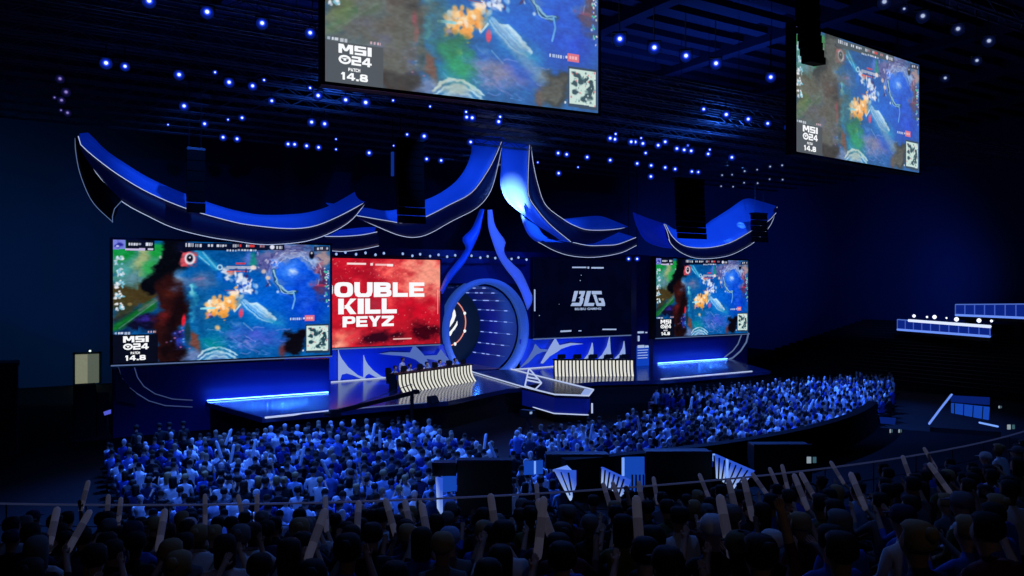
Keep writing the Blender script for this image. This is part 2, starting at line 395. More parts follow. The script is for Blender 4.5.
def paint_game(hang=False):
    w, h = 352, 198
    random.seed(40)
    u = np.linspace(0, 1, w)[None, :].repeat(h, 0); v = np.linspace(0, 1, h)[:, None].repeat(w, 1)
    X = 90+873*u; top = 78+27*u; bot = 570-25*u; Y = top+v*(bot-top)
    p = Paint(w, h, X, Y); n1 = noise(h, w, 6, 1); n2 = noise(h, w, 14, 2); n3 = noise(h, w, 40, 3, 2)
    B, Ln, Rc = p.blob, p.line, p.rect
    p.c[:] = (6, 86, 158)
    B(720, 330, 330, 240, (4, 96, 214), 1, 0, .9); B(870, 350, 150, 140, (6, 58, 214), .9, 0, .9); B(480, 470, 170, 130, (6, 108, 160), .9, 0, .9)
    B(600, 130, 130, 50, (8, 76, 146), .9); B(430, 370, 100, 140, (16, 94, 150), .8, 0, .9); B(640, 400, 120, 60, (4, 110, 190), .7, 0, .9)
    # jungle, left
    B(160, 190, 170, 150, (64, 134, 126), 1, 0, .5, n2); B(125, 125, 70, 60, (14, 140, 60), .95, 0, .6, n2); B(250, 118, 50, 60, (22, 156, 62), .95, .3, .6, n2)
    B(195, 165, 34, 80, (160, 168, 112), .85, .4, .7, n2); B(222, 195, 40, 56, (38, 166, 72), .8, .5, .7, n2); B(150, 235, 70, 44, (100, 138, 158), .75, 0, .8, n2); B(130, 200, 40, 24, (70, 160, 160), .7, 0, .8, n2)
    B(170, 300, 150, 60, (66, 55, 30), 1, 0, .45, n2); B(120, 350, 70, 80, (58, 58, 34), .9, 0, .7, n2); B(200, 405, 120, 70, (12, 12, 40), 1, 0, .6, n2); B(250, 260, 40, 30, (80, 90, 100), .6, 0, .8)
    Ln([(100, 425), (170, 375), (235, 335)], 44, (14, 104, 40), 1, .9, n2, 26); Ln([(112, 430), (250, 322)], 9, (96, 150, 130), .6, .9); Ln([(185, 360), (255, 312)], 18, (110, 118, 130), .6, .9)
    B(205, 395, 44, 26, (52, 40, 150), .8, 0, .8, n3); B(150, 335, 12, 9, (160, 140, 90), .6)
    # dark tree and red-brown trunk
    Ln([(312, 75), (305, 150), (268, 225), (225, 262)], 96, (5, 7, 16), 1, .3, n2, 60); B(325, 140, 52, 76, (5, 7, 16), 1, 0, .45, n2); B(352, 108, 50, 40, (8, 14, 44), .9, 0, .7)
    B(262, 148, 7, 9, (190, 200, 190), .7)
    Ln([(296, 262), (318, 340), (285, 430), (300, 575)], 124, (40, 14, 16), 1, .4, n2, 60); Ln([(340, 330), (300, 420), (345, 560)], 70, (18, 8, 14), .9, .7, n2, 50)
    B(268, 385, 40, 56, (116, 30, 34), .8, .5, .9, n2); B(300, 290, 40, 30, (70, 26, 20), .8, 0, .8, n2); B(392, 490, 30, 70, (132, 62, 42), .85, -.35, .7, n2); B(350, 402, 11, 32, (222, 30, 52), 1, .1, .5)
    B(335, 475, 34, 46, (40, 56, 185), .85, 0, .8, n3); B(365, 450, 16, 60, (22, 50, 66), .9)
    for k in range(14): B(random.gauss(338, 18), random.gauss(470, 26), 7, 5, random.choice([(90, 110, 220), (190, 110, 170), (30, 40, 160), (120, 150, 210)]), .8, 0, .7)
    B(290, 520, 44, 66, (14, 7, 12), .9, 0, .7, n2)
    # river, haze and swirls
    B(400, 250, 110, 50, (84, 112, 162), .85, -.1, .8, n2); B(410, 236, 44, 12, (200, 130, 170), .45, -.1, .9); B(340, 225, 44, 44, (140, 156, 180), .65, 0, .9, n2)
    Ln([(380, 265), (392, 330), (385, 400)], 36, (50, 164, 200), .85, .9, n3, 34); Ln([(378, 262), (384, 300)], 16, (130, 215, 230), .8, .9, n3, 16); Ln([(372, 320), (430, 440)], 50, (8, 70, 130), .6, .9, n2, 30)
    Ln([(405, 130), (475, 190)], 40, (28, 146, 205), .95, .7, n3, 10); Ln([(425, 130), (480, 195)], 12, (120, 205, 235), .7, .8); Ln([(410, 145), (450, 180)], 6, (170, 220, 235), .6)
    B(650, 470, 150, 70, (78, 92, 208), .85, .15, .9, n2); B(560, 430, 90, 30, (30, 86, 190), .7, .3, .9, n2); B(605, 500, 70, 26, (150, 138, 222), .6, .2, .9, n3); B(540, 470, 50, 26, (110, 110, 205), .6, .4, .9, n3)
    B(470, 500, 76, 44, (8, 134, 142), .8, 0, .8, n2); B(390, 545, 60, 34, (120, 132, 180), .8, 0, .7, n2)
    B(490, 548, 78, 40, (130, 175, 212), .85, 0, .6, n2); B(485, 560, 52, 26, (70, 110, 170), .8, 0, .7)
    for y0, al in ((516, .95), (534, .8), (552, .6)):
        Ln([(405, y0+28), (440, y0+4), (480, y0-6), (520, y0+2), (560, y0+28)], 12, (188, 222, 238), al, .8, n3, 14)
    for k in range(40):
        x, y = random.uniform(430, 800), random.uniform(420, 540); a = random.uniform(-.2, .8); l = random.uniform(14, 60)
        Ln([(x, y), (x+l*math.cos(a), y+l*math.sin(a))], random.uniform(3, 9), random.choice([(110, 165, 235), (150, 150, 230), (30, 130, 190), (20, 60, 160)]), random.uniform(.25, .7), .9, n3, 10)
    # pit at upper right
    B(690, 165, 100, 60, (84, 90, 152), 1, 0, .5, n2); B(770, 128, 140, 44, (118, 122, 172), 1, 0, .5, n2); B(925, 160, 56, 76, (158, 136, 144), 1, 0, .5, n2); B(860, 165, 60, 50, (96, 124, 190), .8, 0, .7, n3)
    B(918, 245, 54, 76, (84, 44, 88), 1, 0, .5, n2); Ln([(872, 262), (948, 268)], 12, (170, 46, 84), .9); Ln([(880, 245), (925, 175)], 20, (170, 104, 130), .8, .8); B(925, 290, 36, 24, (90, 60, 100), .8, 0, .8)
    B(802, 218, 112, 98, (134, 156, 214), .9, 0, .3, n2); B(808, 232, 104, 94, (10, 82, 220), 1, 0, .4, n2); B(770, 215, 60, 66, (24, 104, 226), .8, 0, .9, n2); B(830, 300, 90, 70, (8, 74, 216), .9, 0, .8, n2)
    Ln([(716, 200), (740, 155), (800, 136), (862, 150), (890, 200)], 16, (150, 168, 216), .8, .9, n3, 30); Ln([(730, 185), (770, 150), (830, 146), (876, 178)], 8, (205, 212, 236), .6, .9, n3, 26); Ln([(700, 150), (780, 112), (870, 116), (930, 170)], 14, (64, 70, 130), .8, .9, n3, 30); B(800, 208, 64, 52, (90, 150, 246), .85, 0, .95, n2); B(800, 214, 30, 22, (190, 210, 250), .9, 0, .9, n3); B(835, 250, 50, 50, (16, 70, 205), .6, 0, .9)
    Ln([(716, 205), (722, 245), (745, 280), (790, 300), (812, 288)], 22, (20, 62, 96), .9, .7, n3, 12); Ln([(716, 205), (735, 262), (775, 290), (808, 288)], 10, (150, 196, 215), .95, .8, n3, 12); Ln([(724, 250), (760, 298), (800, 296)], 7, (170, 215, 235), .8, .8, n3, 12)
    Ln([(800, 292), (806, 320), (795, 358)], 9, (110, 185, 250), .9); B(850, 330, 50, 60, (40, 100, 235), .55, 0, .9, n2)
    for k in range(34):
        a = random.uniform(PI*.8, 2.1*PI); r = random.uniform(.95, 1.2)
        x, y = 802+106*r*math.cos(a), 224+92*r*math.sin(a)
        Ln([(x, y), (x-24*math.sin(a), y+20*math.cos(a))], random.uniform(3, 9), random.choice([(180, 190, 226), (90, 100, 170), (210, 212, 230), (60, 70, 150)]), random.uniform(.4, .85), .8)
    B(627, 160, 26, 36, (18, 132, 122), .9, 0, .6, n3); B(608, 150, 20, 42, (90, 120, 230), .7, 0, .8)
    for k in range(26): B(random.uniform(645, 730), random.uniform(125, 195), random.uniform(4, 14), random.uniform(3, 7), random.choice([(190, 190, 220), (120, 110, 180), (70, 70, 140), (60, 60, 130)]), .7, random.uniform(0, 3))
    # the skirmish: abstract bursts only
    B(372, 155, 38, 36, (204, 72, 84), 1, 0, .4, n3); B(374, 155, 25, 28, (228, 226, 236), .95, 0, .3); B(374, 153, 16, 20, (8, 12, 32), 1, 0, .4); B(374, 150, 5, 5, (230, 230, 240), .9); B(345, 165, 12, 24, (205, 80, 95), .8)
    B(880, 143, 14, 20, (10, 10, 30), 1, 0, .35); B(880, 135, 6, 6, (230, 230, 235), .9); B(890, 168, 34, 18, (165, 195, 240), .8, .5, .8, n3)
    B(492, 190, 14, 14, (190, 225, 240), .9, 0, .3); B(492, 190, 9, 9, (24, 90, 160), .9, 0, .5); B(490, 225, 22, 26, (20, 110, 230), .7, 0, .8)
    Ln([(512, 195), (530, 235)], 34, (225, 225, 238), .9, .8, n3, 26); Rc(520, 186, 640, 198, (196, 200, 224), .85); Rc(520, 204, 606, 210, (228, 92, 82), .9); Rc(556, 172, 596, 178, (216, 60, 74), .85); B(540, 214, 20, 10, (240, 150, 130), .7)
    B(628, 192, 15, 13, (238, 218, 212), .95); B(672, 208, 14, 12, (208, 184, 180), .9); B(690, 234, 14, 11, (218, 194, 176), .9)
    for k in range(80):
        x, y = random.gauss(594, 30), random.gauss(258, 27)
        B(x, y, random.uniform(7, 20), random.uniform(5, 13), random.choice([(235, 240, 250), (235, 240, 250), (110, 175, 240), (20, 76, 196), (205, 220, 242), (60, 44, 110), (10, 60, 150)]), random.uniform(.6, 1), random.uniform(0, 3), .6)
    B(608, 285, 26, 22, (226, 234, 246), .9, 0, .6, n3); B(570, 245, 16, 22, (235, 238, 250), .9, 0, .6, n3)
    for k in range(90):
        t = random.random(); x = 452+122*t+random.gauss(0, 8); y = 352-36*t+random.gauss(0, 19)
        B(x, y, random.uniform(9, 24), random.uniform(7, 15), random.choice([(248, 168, 74), (240, 144, 56), (255, 205, 140), (255, 232, 205), (250, 180, 100)]), .85, random.uniform(0, 3), .6)
    B(508, 378, 22, 28, (246, 164, 70), .95, .5, .4, n3); B(545, 292, 32, 14, (255, 224, 200), .95, 0, .7); Rc(512, 281, 560, 285, (170, 40, 50), .7); B(450, 325, 8, 7, (230, 240, 240), .9)
    Ln([(418, 355), (470, 353)], 11, (150, 222, 236), .95); B(578, 373, 12, 26, (224, 66, 98), .95, .1, .4); B(450, 380, 14, 9, (200, 150, 215), .7); B(456, 388, 12, 8, (40, 40, 120), .7)
    Ln([(585, 330), (625, 356), (690, 394), (740, 414)], 84, (30, 126, 205), .8, .8, n3, 10)
    for k in range(18):
        d = random.uniform(-34, 34); Ln([(590+d*.3, 322+abs(d)*.5), (625+d*.6, 350-d*.5), (665+d*.5, 382-d*.6), (715+d*.3, 408-d*.25)], random.choice([5, 7, 9, 12]), random.choice([(170, 215, 238), (96, 160, 222), (200, 225, 240), (60, 130, 205)]), .75, .8, n3, 10)
    Ln([(575, 340), (555, 365)], 8, (190, 225, 240), .8); B(715, 412, 56, 14, (20, 150, 200), .7, .25, .9)
    B(565, 420, 40, 12, (100, 150, 215), .5, .5, .9, n3); Ln([(588, 415), (625, 445)], 8, (130, 170, 225), .7, .9)
    # bottom right dark block
    B(808, 500, 66, 66, (10, 8, 18), 1, 0, .35, n2); B(752, 525, 24, 40, (116, 52, 56), .75, 0, .7, n2)
    if hang:   # the projected picture: paler, olive where the stage wall shows black
        for x, y, rx, ry in ((200, 330, 200, 150), (310, 430, 130, 170), (320, 180, 130, 150), (800, 500, 90, 70), (190, 460, 150, 90)): B(x, y, rx, ry, (96, 98, 92), .82, 0, .6, n2)
        B(150, 150, 80, 60, (74, 108, 62), .8, 0, .8, n2); B(135, 360, 50, 60, (100, 130, 70), .7, .3, .8, n2); B(455, 420, 60, 60, (30, 120, 84), .9, .4, .7, n2); B(500, 470, 90, 50, (26, 150, 92), .85, .4, .7, n2); B(610, 480, 110, 60, (132, 130, 158), .85, .2, .8, n2); B(420, 340, 60, 90, (70, 110, 110), .7, 0, .9, n2)
        B(470, 535, 90, 36, (170, 186, 176), .8, 0, .7, n2); Ln([(400, 550), (450, 512), (500, 512), (550, 545)], 14, (196, 212, 200), .8, .8, n3, 14); Ln([(610, 350), (690, 420), (760, 470)], 60, (130, 160, 190), .6, .8, n3, 12)
        B(255, 440, 50, 40, (96, 100, 140), .6, 0, .9, n3); B(345, 360, 14, 30, (170, 70, 90), .7, 0, .8); B(385, 390, 26, 60, (60, 130, 120), .7, .2, .9, n3)
        B(840, 250, 130, 150, (6, 92, 190), .35, 0, .9); B(930, 250, 40, 80, (96, 84, 96), .7, 0, .8, n2)
    grain = (n3-.5)*22+(noise(h, w, 90, 9, 1)-.5)*20
    p.c = np.clip(p.c*(.88+.26*n2[..., None])+grain[..., None]*np.array([.7, .9, 1.0])*np.clip(p.c.mean(-1, keepdims=True)/90, .2, 1), 0, 255)
    # overlays of the broadcast frame
    Rc(136, 70, 240, 122, (8, 10, 34), .95); Rc(88, 76, 134, 116, (120, 130, 220), 1); B(112, 98, 20, 17, (36, 40, 150), 1, 0, .5, n3); B(106, 104, 8, 6, (200, 205, 250), .9)
    Rc(134, 113, 206, 121, (205, 195, 235), .95); Rc(215, 113, 236, 121, (220, 220, 245), .9)
    def dabs(x0, x1, y, hgt, col=(225, 230, 245), gap=.35, seed=0):
        r = random.Random(seed); x = x0
        while x < x1:
            l = r.uniform(4, 10); Rc(x, y-hgt/2, min(x+l, x1), y+hgt/2, col, r.uniform(.65, 1)); x += l+r.uniform(2, 5)*gap*3
    dabs(145, 192, 96, 9, seed=1); dabs(208, 232, 96, 12, seed=2)
    Rc(345, 92, 760, 122, (70, 78, 84) if hang else (7, 10, 34), .9); Rc(890, 108, 960, 128, (10, 10, 34), .7)
    dabs(358, 386, 100, 13, seed=3); dabs(394, 420, 102, 11, seed=4); dabs(445, 465, 102, 9, seed=5); dabs(480, 520, 103, 9, seed=6)
    dabs(545, 570, 104, 10, seed=7); Rc(571, 99, 578, 109, (220, 50, 50)); dabs(598, 612, 105, 9, seed=8); Rc(612, 100, 634, 110, (210, 60, 62)); dabs(656, 676, 107, 9, (215, 150, 160), seed=9)
    dabs(520, 640, 122, 7, seed=10); B(708, 110, 12, 11, (225, 228, 245), 1, 0, .3); dabs(726, 750, 112, 11, seed=11); dabs(905, 930, 117, 9, seed=12); B(950, 117, 6, 7, (190, 190, 205), 1)
    for i, y in enumerate((160, 208, 252, 298, 345)):
        for k in range(16):
            B(random.uniform(97, 128), y+random.uniform(-15, 16), random.uniform(5, 11), random.uniform(4, 7), random.choice([(235, 238, 245), (190, 205, 220), (120, 190, 215)]), .9, random.uniform(0, 3), .5)
    for i, y in enumerate((205, 235, 268, 300, 338)):
        for k in range(9):
            B(random.uniform(937, 958), y+random.uniform(-13, 13), random.uniform(3, 7), random.uniform(3, 6), random.choice([(235, 238, 245), (190, 205, 220), (60, 200, 170), (60, 90, 200)]), .9, random.uniform(0, 3), .5)
    dabs(785, 838, 400, 9, seed=13); B(846, 398, 5, 6, (230, 232, 245), 1); Rc(850, 386, 891, 409, (222, 110, 130), 1); dabs(857, 885, 398, 9, (250, 200, 205), seed=14)
    # minimap
    Rc(852, 422, 960, 538, (30, 60, 90), 1); Rc(857, 428, 955, 528, (206, 230, 222), 1)
    for x, y, rx, ry in ((885, 446, 20, 11), (900, 458, 14, 14), (876, 468, 12, 12), (879, 492, 13, 11), (918, 455, 9, 12), (935, 480, 15, 22), (925, 500, 22, 14), (908, 512, 20, 11), (938, 462, 9, 9)):
        B(x, y, rx, ry, (26, 62, 78), .95, .3, .35, n3)
    for k in range(50): B(random.uniform(858, 953), random.uniform(430, 526), random.uniform(2, 5), random.uniform(2, 5), random.choice([(230, 245, 240), (150, 190, 190), (40, 80, 100), (220, 90, 100)]), .8)
    B(842, 528, 5, 5, (220, 225, 230), 1)
    Rc(88, 455, 252, 580, (66, 70, 80) if hang else (8, 10, 26), .97); dabs(95, 152, 450, 9, seed=15); dabs(215, 245, 446, 8, (235, 190, 200), seed=16)
    return grid_mesh('game_picture', w, h, p.c, HANGPIC if hang else painted_screen('stage_screen_picture', gain=1.0))
HANGPIC = painted_screen('hanging_screen_picture', gain=1.0, lift=.1, liftc=(170, 180, 180))
GAME = paint_game(); GAMEH = paint_game(True)
random.seed(77)
def paint_red(xl, xr):
    w, h = 210, 150
    u = np.linspace(0, 1, w)[None, :].repeat(h, 0); v = np.linspace(0, 1, h)[:, None].repeat(w, 1)
    X = (xl-320)*5.82+(xr-xl)*5.82*u; Y = 105+(605-105)*v
    p = Paint(w, h, X, Y); n1 = noise(h, w, 4, 21); n2 = noise(h, w, 12, 22); n3 = noise(h, w, 40, 23, 2); B = p.blob
    p.c[:] = (196, 24, 44)
    B(560, 190, 360, 210, (238, 92, 88), 1, 0, .7, n2); B(640, 175, 230, 170, (248, 152, 132), 1, 0, .7, n2); B(700, 260, 110, 150, (246, 156, 134), .9, 0, .8, n2)
    B(120, 180, 190, 110, (176, 16, 40), .85, 0, .8, n2); B(300, 190, 90, 70, (150, 14, 36), .6, 0, .9, n2)
    B(300, 400, 120, 150, (150, 60, 80), .5, 0, .9, n2); B(560, 420, 180, 70, (205, 14, 40), .9, 0, .8, n2); B(600, 530, 160, 80, (60, 4, 20), 1, 0, .6, n2)
    B(340, 560, 150, 60, (48, 8, 26), 1, 0, .6, n2); B(110, 560, 120, 70, (246, 132, 112), .9, 0, .8, n2); B(90, 590, 70, 30, (255, 190, 160), .7, 0, .8, n2); B(200, 540, 60, 60, (220, 60, 70), .7, 0, .9, n2)
    B(590, 590, 120, 24, (190, 20, 44), .7, 0, .9, n2)
    p.c *= (.84+.3*n2[..., None])*(.92+.16*n3[..., None])
    for k in range(230):
        x, y = random.uniform(30, 690), random.choice([random.uniform(110, 250), random.uniform(400, 600)]); r = random.uniform(2, 6)
        B(x, y, r, r, (255, 170, 165), random.uniform(.3, .8), 0, .9)
    p.rect(145, 129, 250, 140, (250, 225, 225)); p.rect(275, 130, 290, 142, (250, 225, 225)); p.rect(305, 133, 372, 143, (250, 225, 225), .8); p.rect(374, 135, 410, 147, (250, 235, 235))
    p.rect(410, 566, 520, 574, (245, 190, 190)); p.rect(683, 280, 687, 430, (250, 200, 190), .8)
    return grid_mesh('kill_picture', w, h, np.clip(p.c, 0, 255), painted_screen('kill_screen_picture', gain=1.0))

def screen_frame(root, W, H, depth=.5, t=.12):
    MB().box2((-t, .06, -t), (W+t, depth, H+t)).build('cabinet', M['black'], root, local=True)
    b = MB()
    for a, c in (((-t, -.03, -t), (0, .06, H+t)), ((W, -.03, -t), (W+t, .06, H+t)), ((0, -.03, -t), (W, .06, 0)), ((0, -.03, H), (W, .06, H+t))): b.box2(a, c)
    b.build('bezel', M['navy'], root, local=True)
def game_letters(root, W, H):
    b = MB()
    def put(body, u0, u1, v0, v1, bold):
        vs, fs = text_mesh_block(body, u0*W, u1*W, (1-v1)*H, (1-v0)*H, -.05); b.add(vs, fs)
    put('MSI', .041, .147, .782, .833, .075); put('24', .082, .147, .842, .893, .075); put('PATCH', .072, .11, .910, .929, .04); put('14.8', .048, .135, .938, .980, .07)
    # ring emblem that stands for the zero of 024
    cx, cz, ro, ri = .061*W, (1-.8675)*H, .020*W, .0125*W; n = 20
    vs = []; fs = []
    for i in range(n):
        a = 2*PI*i/n; vs += [(cx+ro*math.cos(a), -.05, cz+ro*.72*math.sin(a)), (cx+ri*math.cos(a), -.05, cz+ri*.62*math.sin(a))]
    for i in range(n): j = (i+1) % n; fs.append((2*i, 2*j, 2*j+1, 2*i+1))
    b.add(vs, fs); b.box((cx, -.05, cz), (.008*W, .006, .012*H)); b.box((cx, -.05, cz+.006*H), (.018*W, .006, .004*H))
    b.build('lettering', M['white'], root, local=True)
def game_screen(name, label, L, R, H, mat=None, strip=False):
    (pl, tl, bl), (pr, tr, br) = L, R
    zl, zr = H*F/(bl-tl), H*F/(br-tr)
    A, B_ = atz(pl, bl, zl), atz(pr, br, zr); zb = (A.z+B_.z)/2
    d = Vector((B_.x-A.x, B_.y-A.y, 0)); W = d.length; rz = math.atan2(d.y, d.x)
    root = thing(name, label, 'screen', (A.x, A.y, zb), rz)
    o = link('display', GAMEH if mat else GAME, root); o.scale = (W, 1, H)
    screen_frame(root, W, H); game_letters(root, W, H)
    if strip: MB().box2((-.1, -.08, -.13), (W+.1, -.02, -.07)).build('light_strip', M['strip_dim'], root, local=True)
    return root, W
SCR_L, WL = game_screen('stage_screen', 'large game-map screen above the left stage wing, left of the red screen', (113, 239, 363), (330, 246, 355), 6.2, None, True)
SCR_R, WR = game_screen('stage_screen', 'game-map screen above the right stage wing, under the rightmost blue ribbon', (656, 258, 337), (748, 261, 333), 6.2, None, True)
HANG1, WH = game_screen('hanging_screen', 'huge game-map screen hung high in the middle, cut by the top edge', (325, -104, 77), (598, -36, 117), 6.2*1.03, HANGPIC)
HANG2, _ = game_screen('hanging_screen', 'angled game-map screen hung high at the right under the ceiling', (796, 27, 155), (919, 62, 170), 6.2, HANGPIC)
for r, W in ((HANG1, WH), (HANG2, WH)):
    for x in (W*.12, W*.88):
        MB().tube([(x, .25, 6.3), (x, .25, 24-r.location.z)], .03, 5).build('cable', M['darkmetal'], r, local=True)
# ---- flat centre screens in the plane of the back set wall
YC = 49.7
def flat_screen(name, label, pl, pr, zb, zt):
    A = PY(pl, 300, YC); B_ = PY(pr, 300, YC); W = B_.x-A.x
    root = thing(name, label, 'screen', (A.x, YC, zb)); H = zt-zb
    screen_frame(root, W, H, .25, .1)
    return root, W, H
def loc(root, px, py):
    p = PY(px, py, YC); return p.x-root.location.x, p.z-root.location.z
zb = (PY(331, 348, YC).z+PY(440, 343, YC).z)/2; zt = (PY(331, 258, YC).z+PY(440, 260, YC).z)/2
RED, W, H = flat_screen('stage_screen', 'red cloudy screen with big white capitals beside the round portal', 311, 440, zb, zt)
o = link('display', paint_red(311, 440), RED); o.scale = (W, 1, H)
b = MB()
for body, x0, x1, y0, y1 in (('DOUBLE', 313.5, 424, 282.3, 297), ('KILL', 338, 396.5, 298.5, 313.8), ('PEYZ', 342.3, 393.5, 316, 326.6)):
    xm = (max(331, x0)+x1)/2; X0, Z0 = loc(RED, xm, y1); X1, Z1 = loc(RED, xm, y0)
    vs, fs = text_mesh_block(body, loc(RED, x0, 300)[0], loc(RED, x1, 300)[0], Z0, Z1, -.05, .07); b.add(vs, fs)
b.build('lettering', M['white'], RED, local=True)
MB().box2((-.1, -.1, -.14), (W, -.03, -.06)).build('light_strip', M['strip_dim'], RED, local=True)
zb = (PY(535, 338, YC).z+PY(636, 333.5, YC).z)/2; zt = (PY(534, 257, YC).z+PY(636, 262, YC).z)/2
BLG, W, H = flat_screen('stage_screen', 'dark navy screen with slanted silver logo right of the portal', 534, 636.5, zb, zt)
m, N, L = new_mat('navy_screen_picture'); N.remove(N['Principled BSDF'])
e = N.new('ShaderNodeEmission'); nz = N.new('ShaderNodeTexNoise'); nz.inputs['Scale'].default_value = .7; tc = N.new('ShaderNodeTexCoord')
cr = N.new('ShaderNodeValToRGB'); cr.color_ramp.elements[0].color = (.0002, .0006, .004, 1); cr.color_ramp.elements[1].color = (.0004, .0018, .017, 1)
L.new(tc.outputs['Object'], nz.inputs['Vector']); L.new(nz.outputs['Fac'], cr.inputs['Fac']); L.new(cr.outputs['Color'], e.inputs['Color']); L.new(e.outputs[0], N['Material Output'].inputs['Surface'])
MB().add([(0, 0, 0), (W, 0, 0), (W, 0, H), (0, 0, H)], [(0, 1, 2, 3)]).build('display', m, BLG, local=True)
def zz(x, y): return loc(BLG, 528+x/9.143, 250+y/9.143)
def poly(b, pts, y=-.05):
    q = [zz(*p) for p in pts]; b.add([(x, y, z) for x, z in q], [tuple(range(len(q)))])
b = MB()
poly(b, [(420, 375), (456, 375), (428, 470), (398, 470)])
poly(b, [(466, 375), (520, 375), (513, 402), (500, 402), (462, 402)]); poly(b, [(484, 400), (513, 400), (504, 428), (470, 441), (456, 437), (476, 424)]); poly(b, [(470, 438), (498, 430), (506, 446), (494, 490), (464, 486), (472, 456)]); poly(b, [(400, 482), (496, 482), (480, 512), (385, 512)])
poly(b, [(536, 375), (574, 375), (547, 484), (605, 484), (597, 512), (504, 512)]); poly(b, [(578, 375), (668, 375), (672, 405), (580, 405)])
poly(b, [(590, 408), (618, 408), (642, 484), (700, 484), (700, 512), (625, 512)]); poly(b, [(640, 440), (685, 440), (700, 484), (668, 484), (664, 462), (646, 462)])
X0, Z0 = zz(425, 550); X1, Z1 = zz(665, 525)
vs, fs = text_mesh('BILIBILI GAMING', X0, X1, Z0, Z1, -.05, .03); b.add(vs, fs)
for x0, x1, y0, y1 in ((400, 530, 153, 165), (540, 556, 152, 170), (575, 688, 156, 170), (52, 64, 360, 560), (978, 990, 440, 500), (983, 988, 360, 440)):
    poly(b, [(x0, y1), (x1, y1), (x1, y0), (x0, y0)])
for x0, x1, y0, y1 in ((560, 628, 331, 333.4), (602, 616, 328.7, 330), (578, 581, 330.3, 331.3)):
    poly(b, [((x-528)*9.143, (y-250)*9.143) for x, y in ((x0, y1), (x1, y1), (x1, y0), (x0, y0))] if x0 != 560 else [((x-528)*9.143, (y-250)*9.143) for x, y in ((560, 332.2), (571, 331.6), (571, 330), (560, 330.6))])
for k in range(16):
    x, y = random.uniform(80, 960), random.uniform(200, 760); r = random.uniform(3, 7)
    poly(b, [(x-r, y), (x, y+r), (x+r, y), (x, y-r)]) if k % 4 == 0 else None
b.build('lettering', M['grey_letter'], BLG, local=True)
MB().box2((-.1, -.1, -.14), (W+.1, -.03, -.06)).build('light_strip', M['strip_dim'], BLG, local=True)
# ================================================================== STAGE
SZ = 1.5
deck_poly = [(9.8, 37.4), (19.6, 37.6), (24.9, 40.3), (31.8, 40.3), (36, 38.7), (46.5, 38.9), (49.5, 44), (51.4, 47.1), (42.7, 47.1), (42.7, 49.95), (15.5, 49.95), (15.5, 44.15), (8.6, 44.15)]
STAGE = thing('stage_platform', 'wide dark blue glossy stage deck below the screens', 'stage', (29, 44, 0))
MB().prism([(x, y, SZ-.25) for x, y in deck_poly], (0, 0, .25)).build('deck', M['deck'], STAGE)
MB().prism([(x+(.25 if x < 29 else -.25), y+(.3 if y < 42 else -.05), 0) for x, y in deck_poly], (0, 0, SZ-.25)).build('skirt', M['black'], STAGE)
def strip_obj(name, pts, r, mat, parent, n=5): return MB().tube(pts, r, n).build(name, mat, parent)
strip_obj('light_strip', [PH(265, 417.6, SZ), PH(300, 414, SZ), PH(332, 410.6, SZ)], .05, M['strip'], STAGE)
strip_obj('light_strip', [PH(332, 410.6, SZ), PH(373, 407, SZ), PH(443, 401.4, SZ)], .03, M['strip_dim'], STAGE)
strip_obj('light_strip', [PH(661, 379.5, SZ), PH(752, 371.4, SZ)], .06, M['strip'], STAGE)
setblue = surf('set_wall_blue', (26, 70, 205), .5, var=.2, scale=.3)
setdark = surf('set_wall_navy', (14, 28, 104), .5, var=.3, scale=.4)
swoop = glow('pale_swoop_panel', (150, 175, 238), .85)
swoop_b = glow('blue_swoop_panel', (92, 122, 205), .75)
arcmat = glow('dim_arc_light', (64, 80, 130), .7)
wingmat = surf('wing_wall_navy', (18, 40, 130), .5, var=.25, scale=.3)
# ---- wing bases under the two big screens
def wing(name, label, x0, x1, y, zt, sx0, sx1, mirror, hot):
    w = thing(name, label, 'set wall', ((x0+x1)/2, y, 0))
    MB().box2((x0, y, 0), (x1, y+.5, zt)).build('panel', wingmat, w)
    strip_obj('light_strip', [(sx0, y-.14, SZ+.06), (sx1, y-.14, SZ+.05)], .024, hot, w)
    return w
WB = wing('wing_base', 'dark navy wall with blue glowing foot under the left big screen', 4.25, 15.4, 44.3, 3.45, 8.7, 15.3, False, M['strip_hot'])
p = lambda x, y, Y=44.1: PY(90+x/4.0, 340+y/4.0, Y)
strip_obj('curved_trim', [p(112, 108), p(125, 150), p(150, 185), p(185, 212), p(235, 243), p(300, 262), p(410, 268)], .025, arcmat, WB)
strip_obj('curved_trim', [p(178, 110), p(190, 150), p(215, 185), p(260, 215), p(330, 236), p(410, 241)], .025, arcmat, WB)
grey_fin = surf('grey_fin', (60, 66, 110), .6)
MB().prism([p(100, 120), p(112, 108), p(128, 152), p(160, 192), p(185, 212), p(185, 260), p(100, 240)], (0, -.06, 0)).build('fin', grey_fin, WB)
WB2 = wing('wing_base', 'dark navy wall with blue glowing foot under the right stage screen', 42.8, 53.6, 47.3, 3.45, 43.2, 51.0, True, M['strip_hot'])
p = lambda x, y, Y=47.0: PY(640+x/5.82, 320+y/5.82, Y)
strip_obj('curved_trim', [p(632, 75), p(618, 130), p(585, 180), p(540, 220), p(470, 247)], .07, M['strip_dim'], WB2)
strip_obj('curved_trim', [p(590, 88), p(570, 140), p(540, 180), p(490, 218)], .05, M['strip_dim'], WB2)
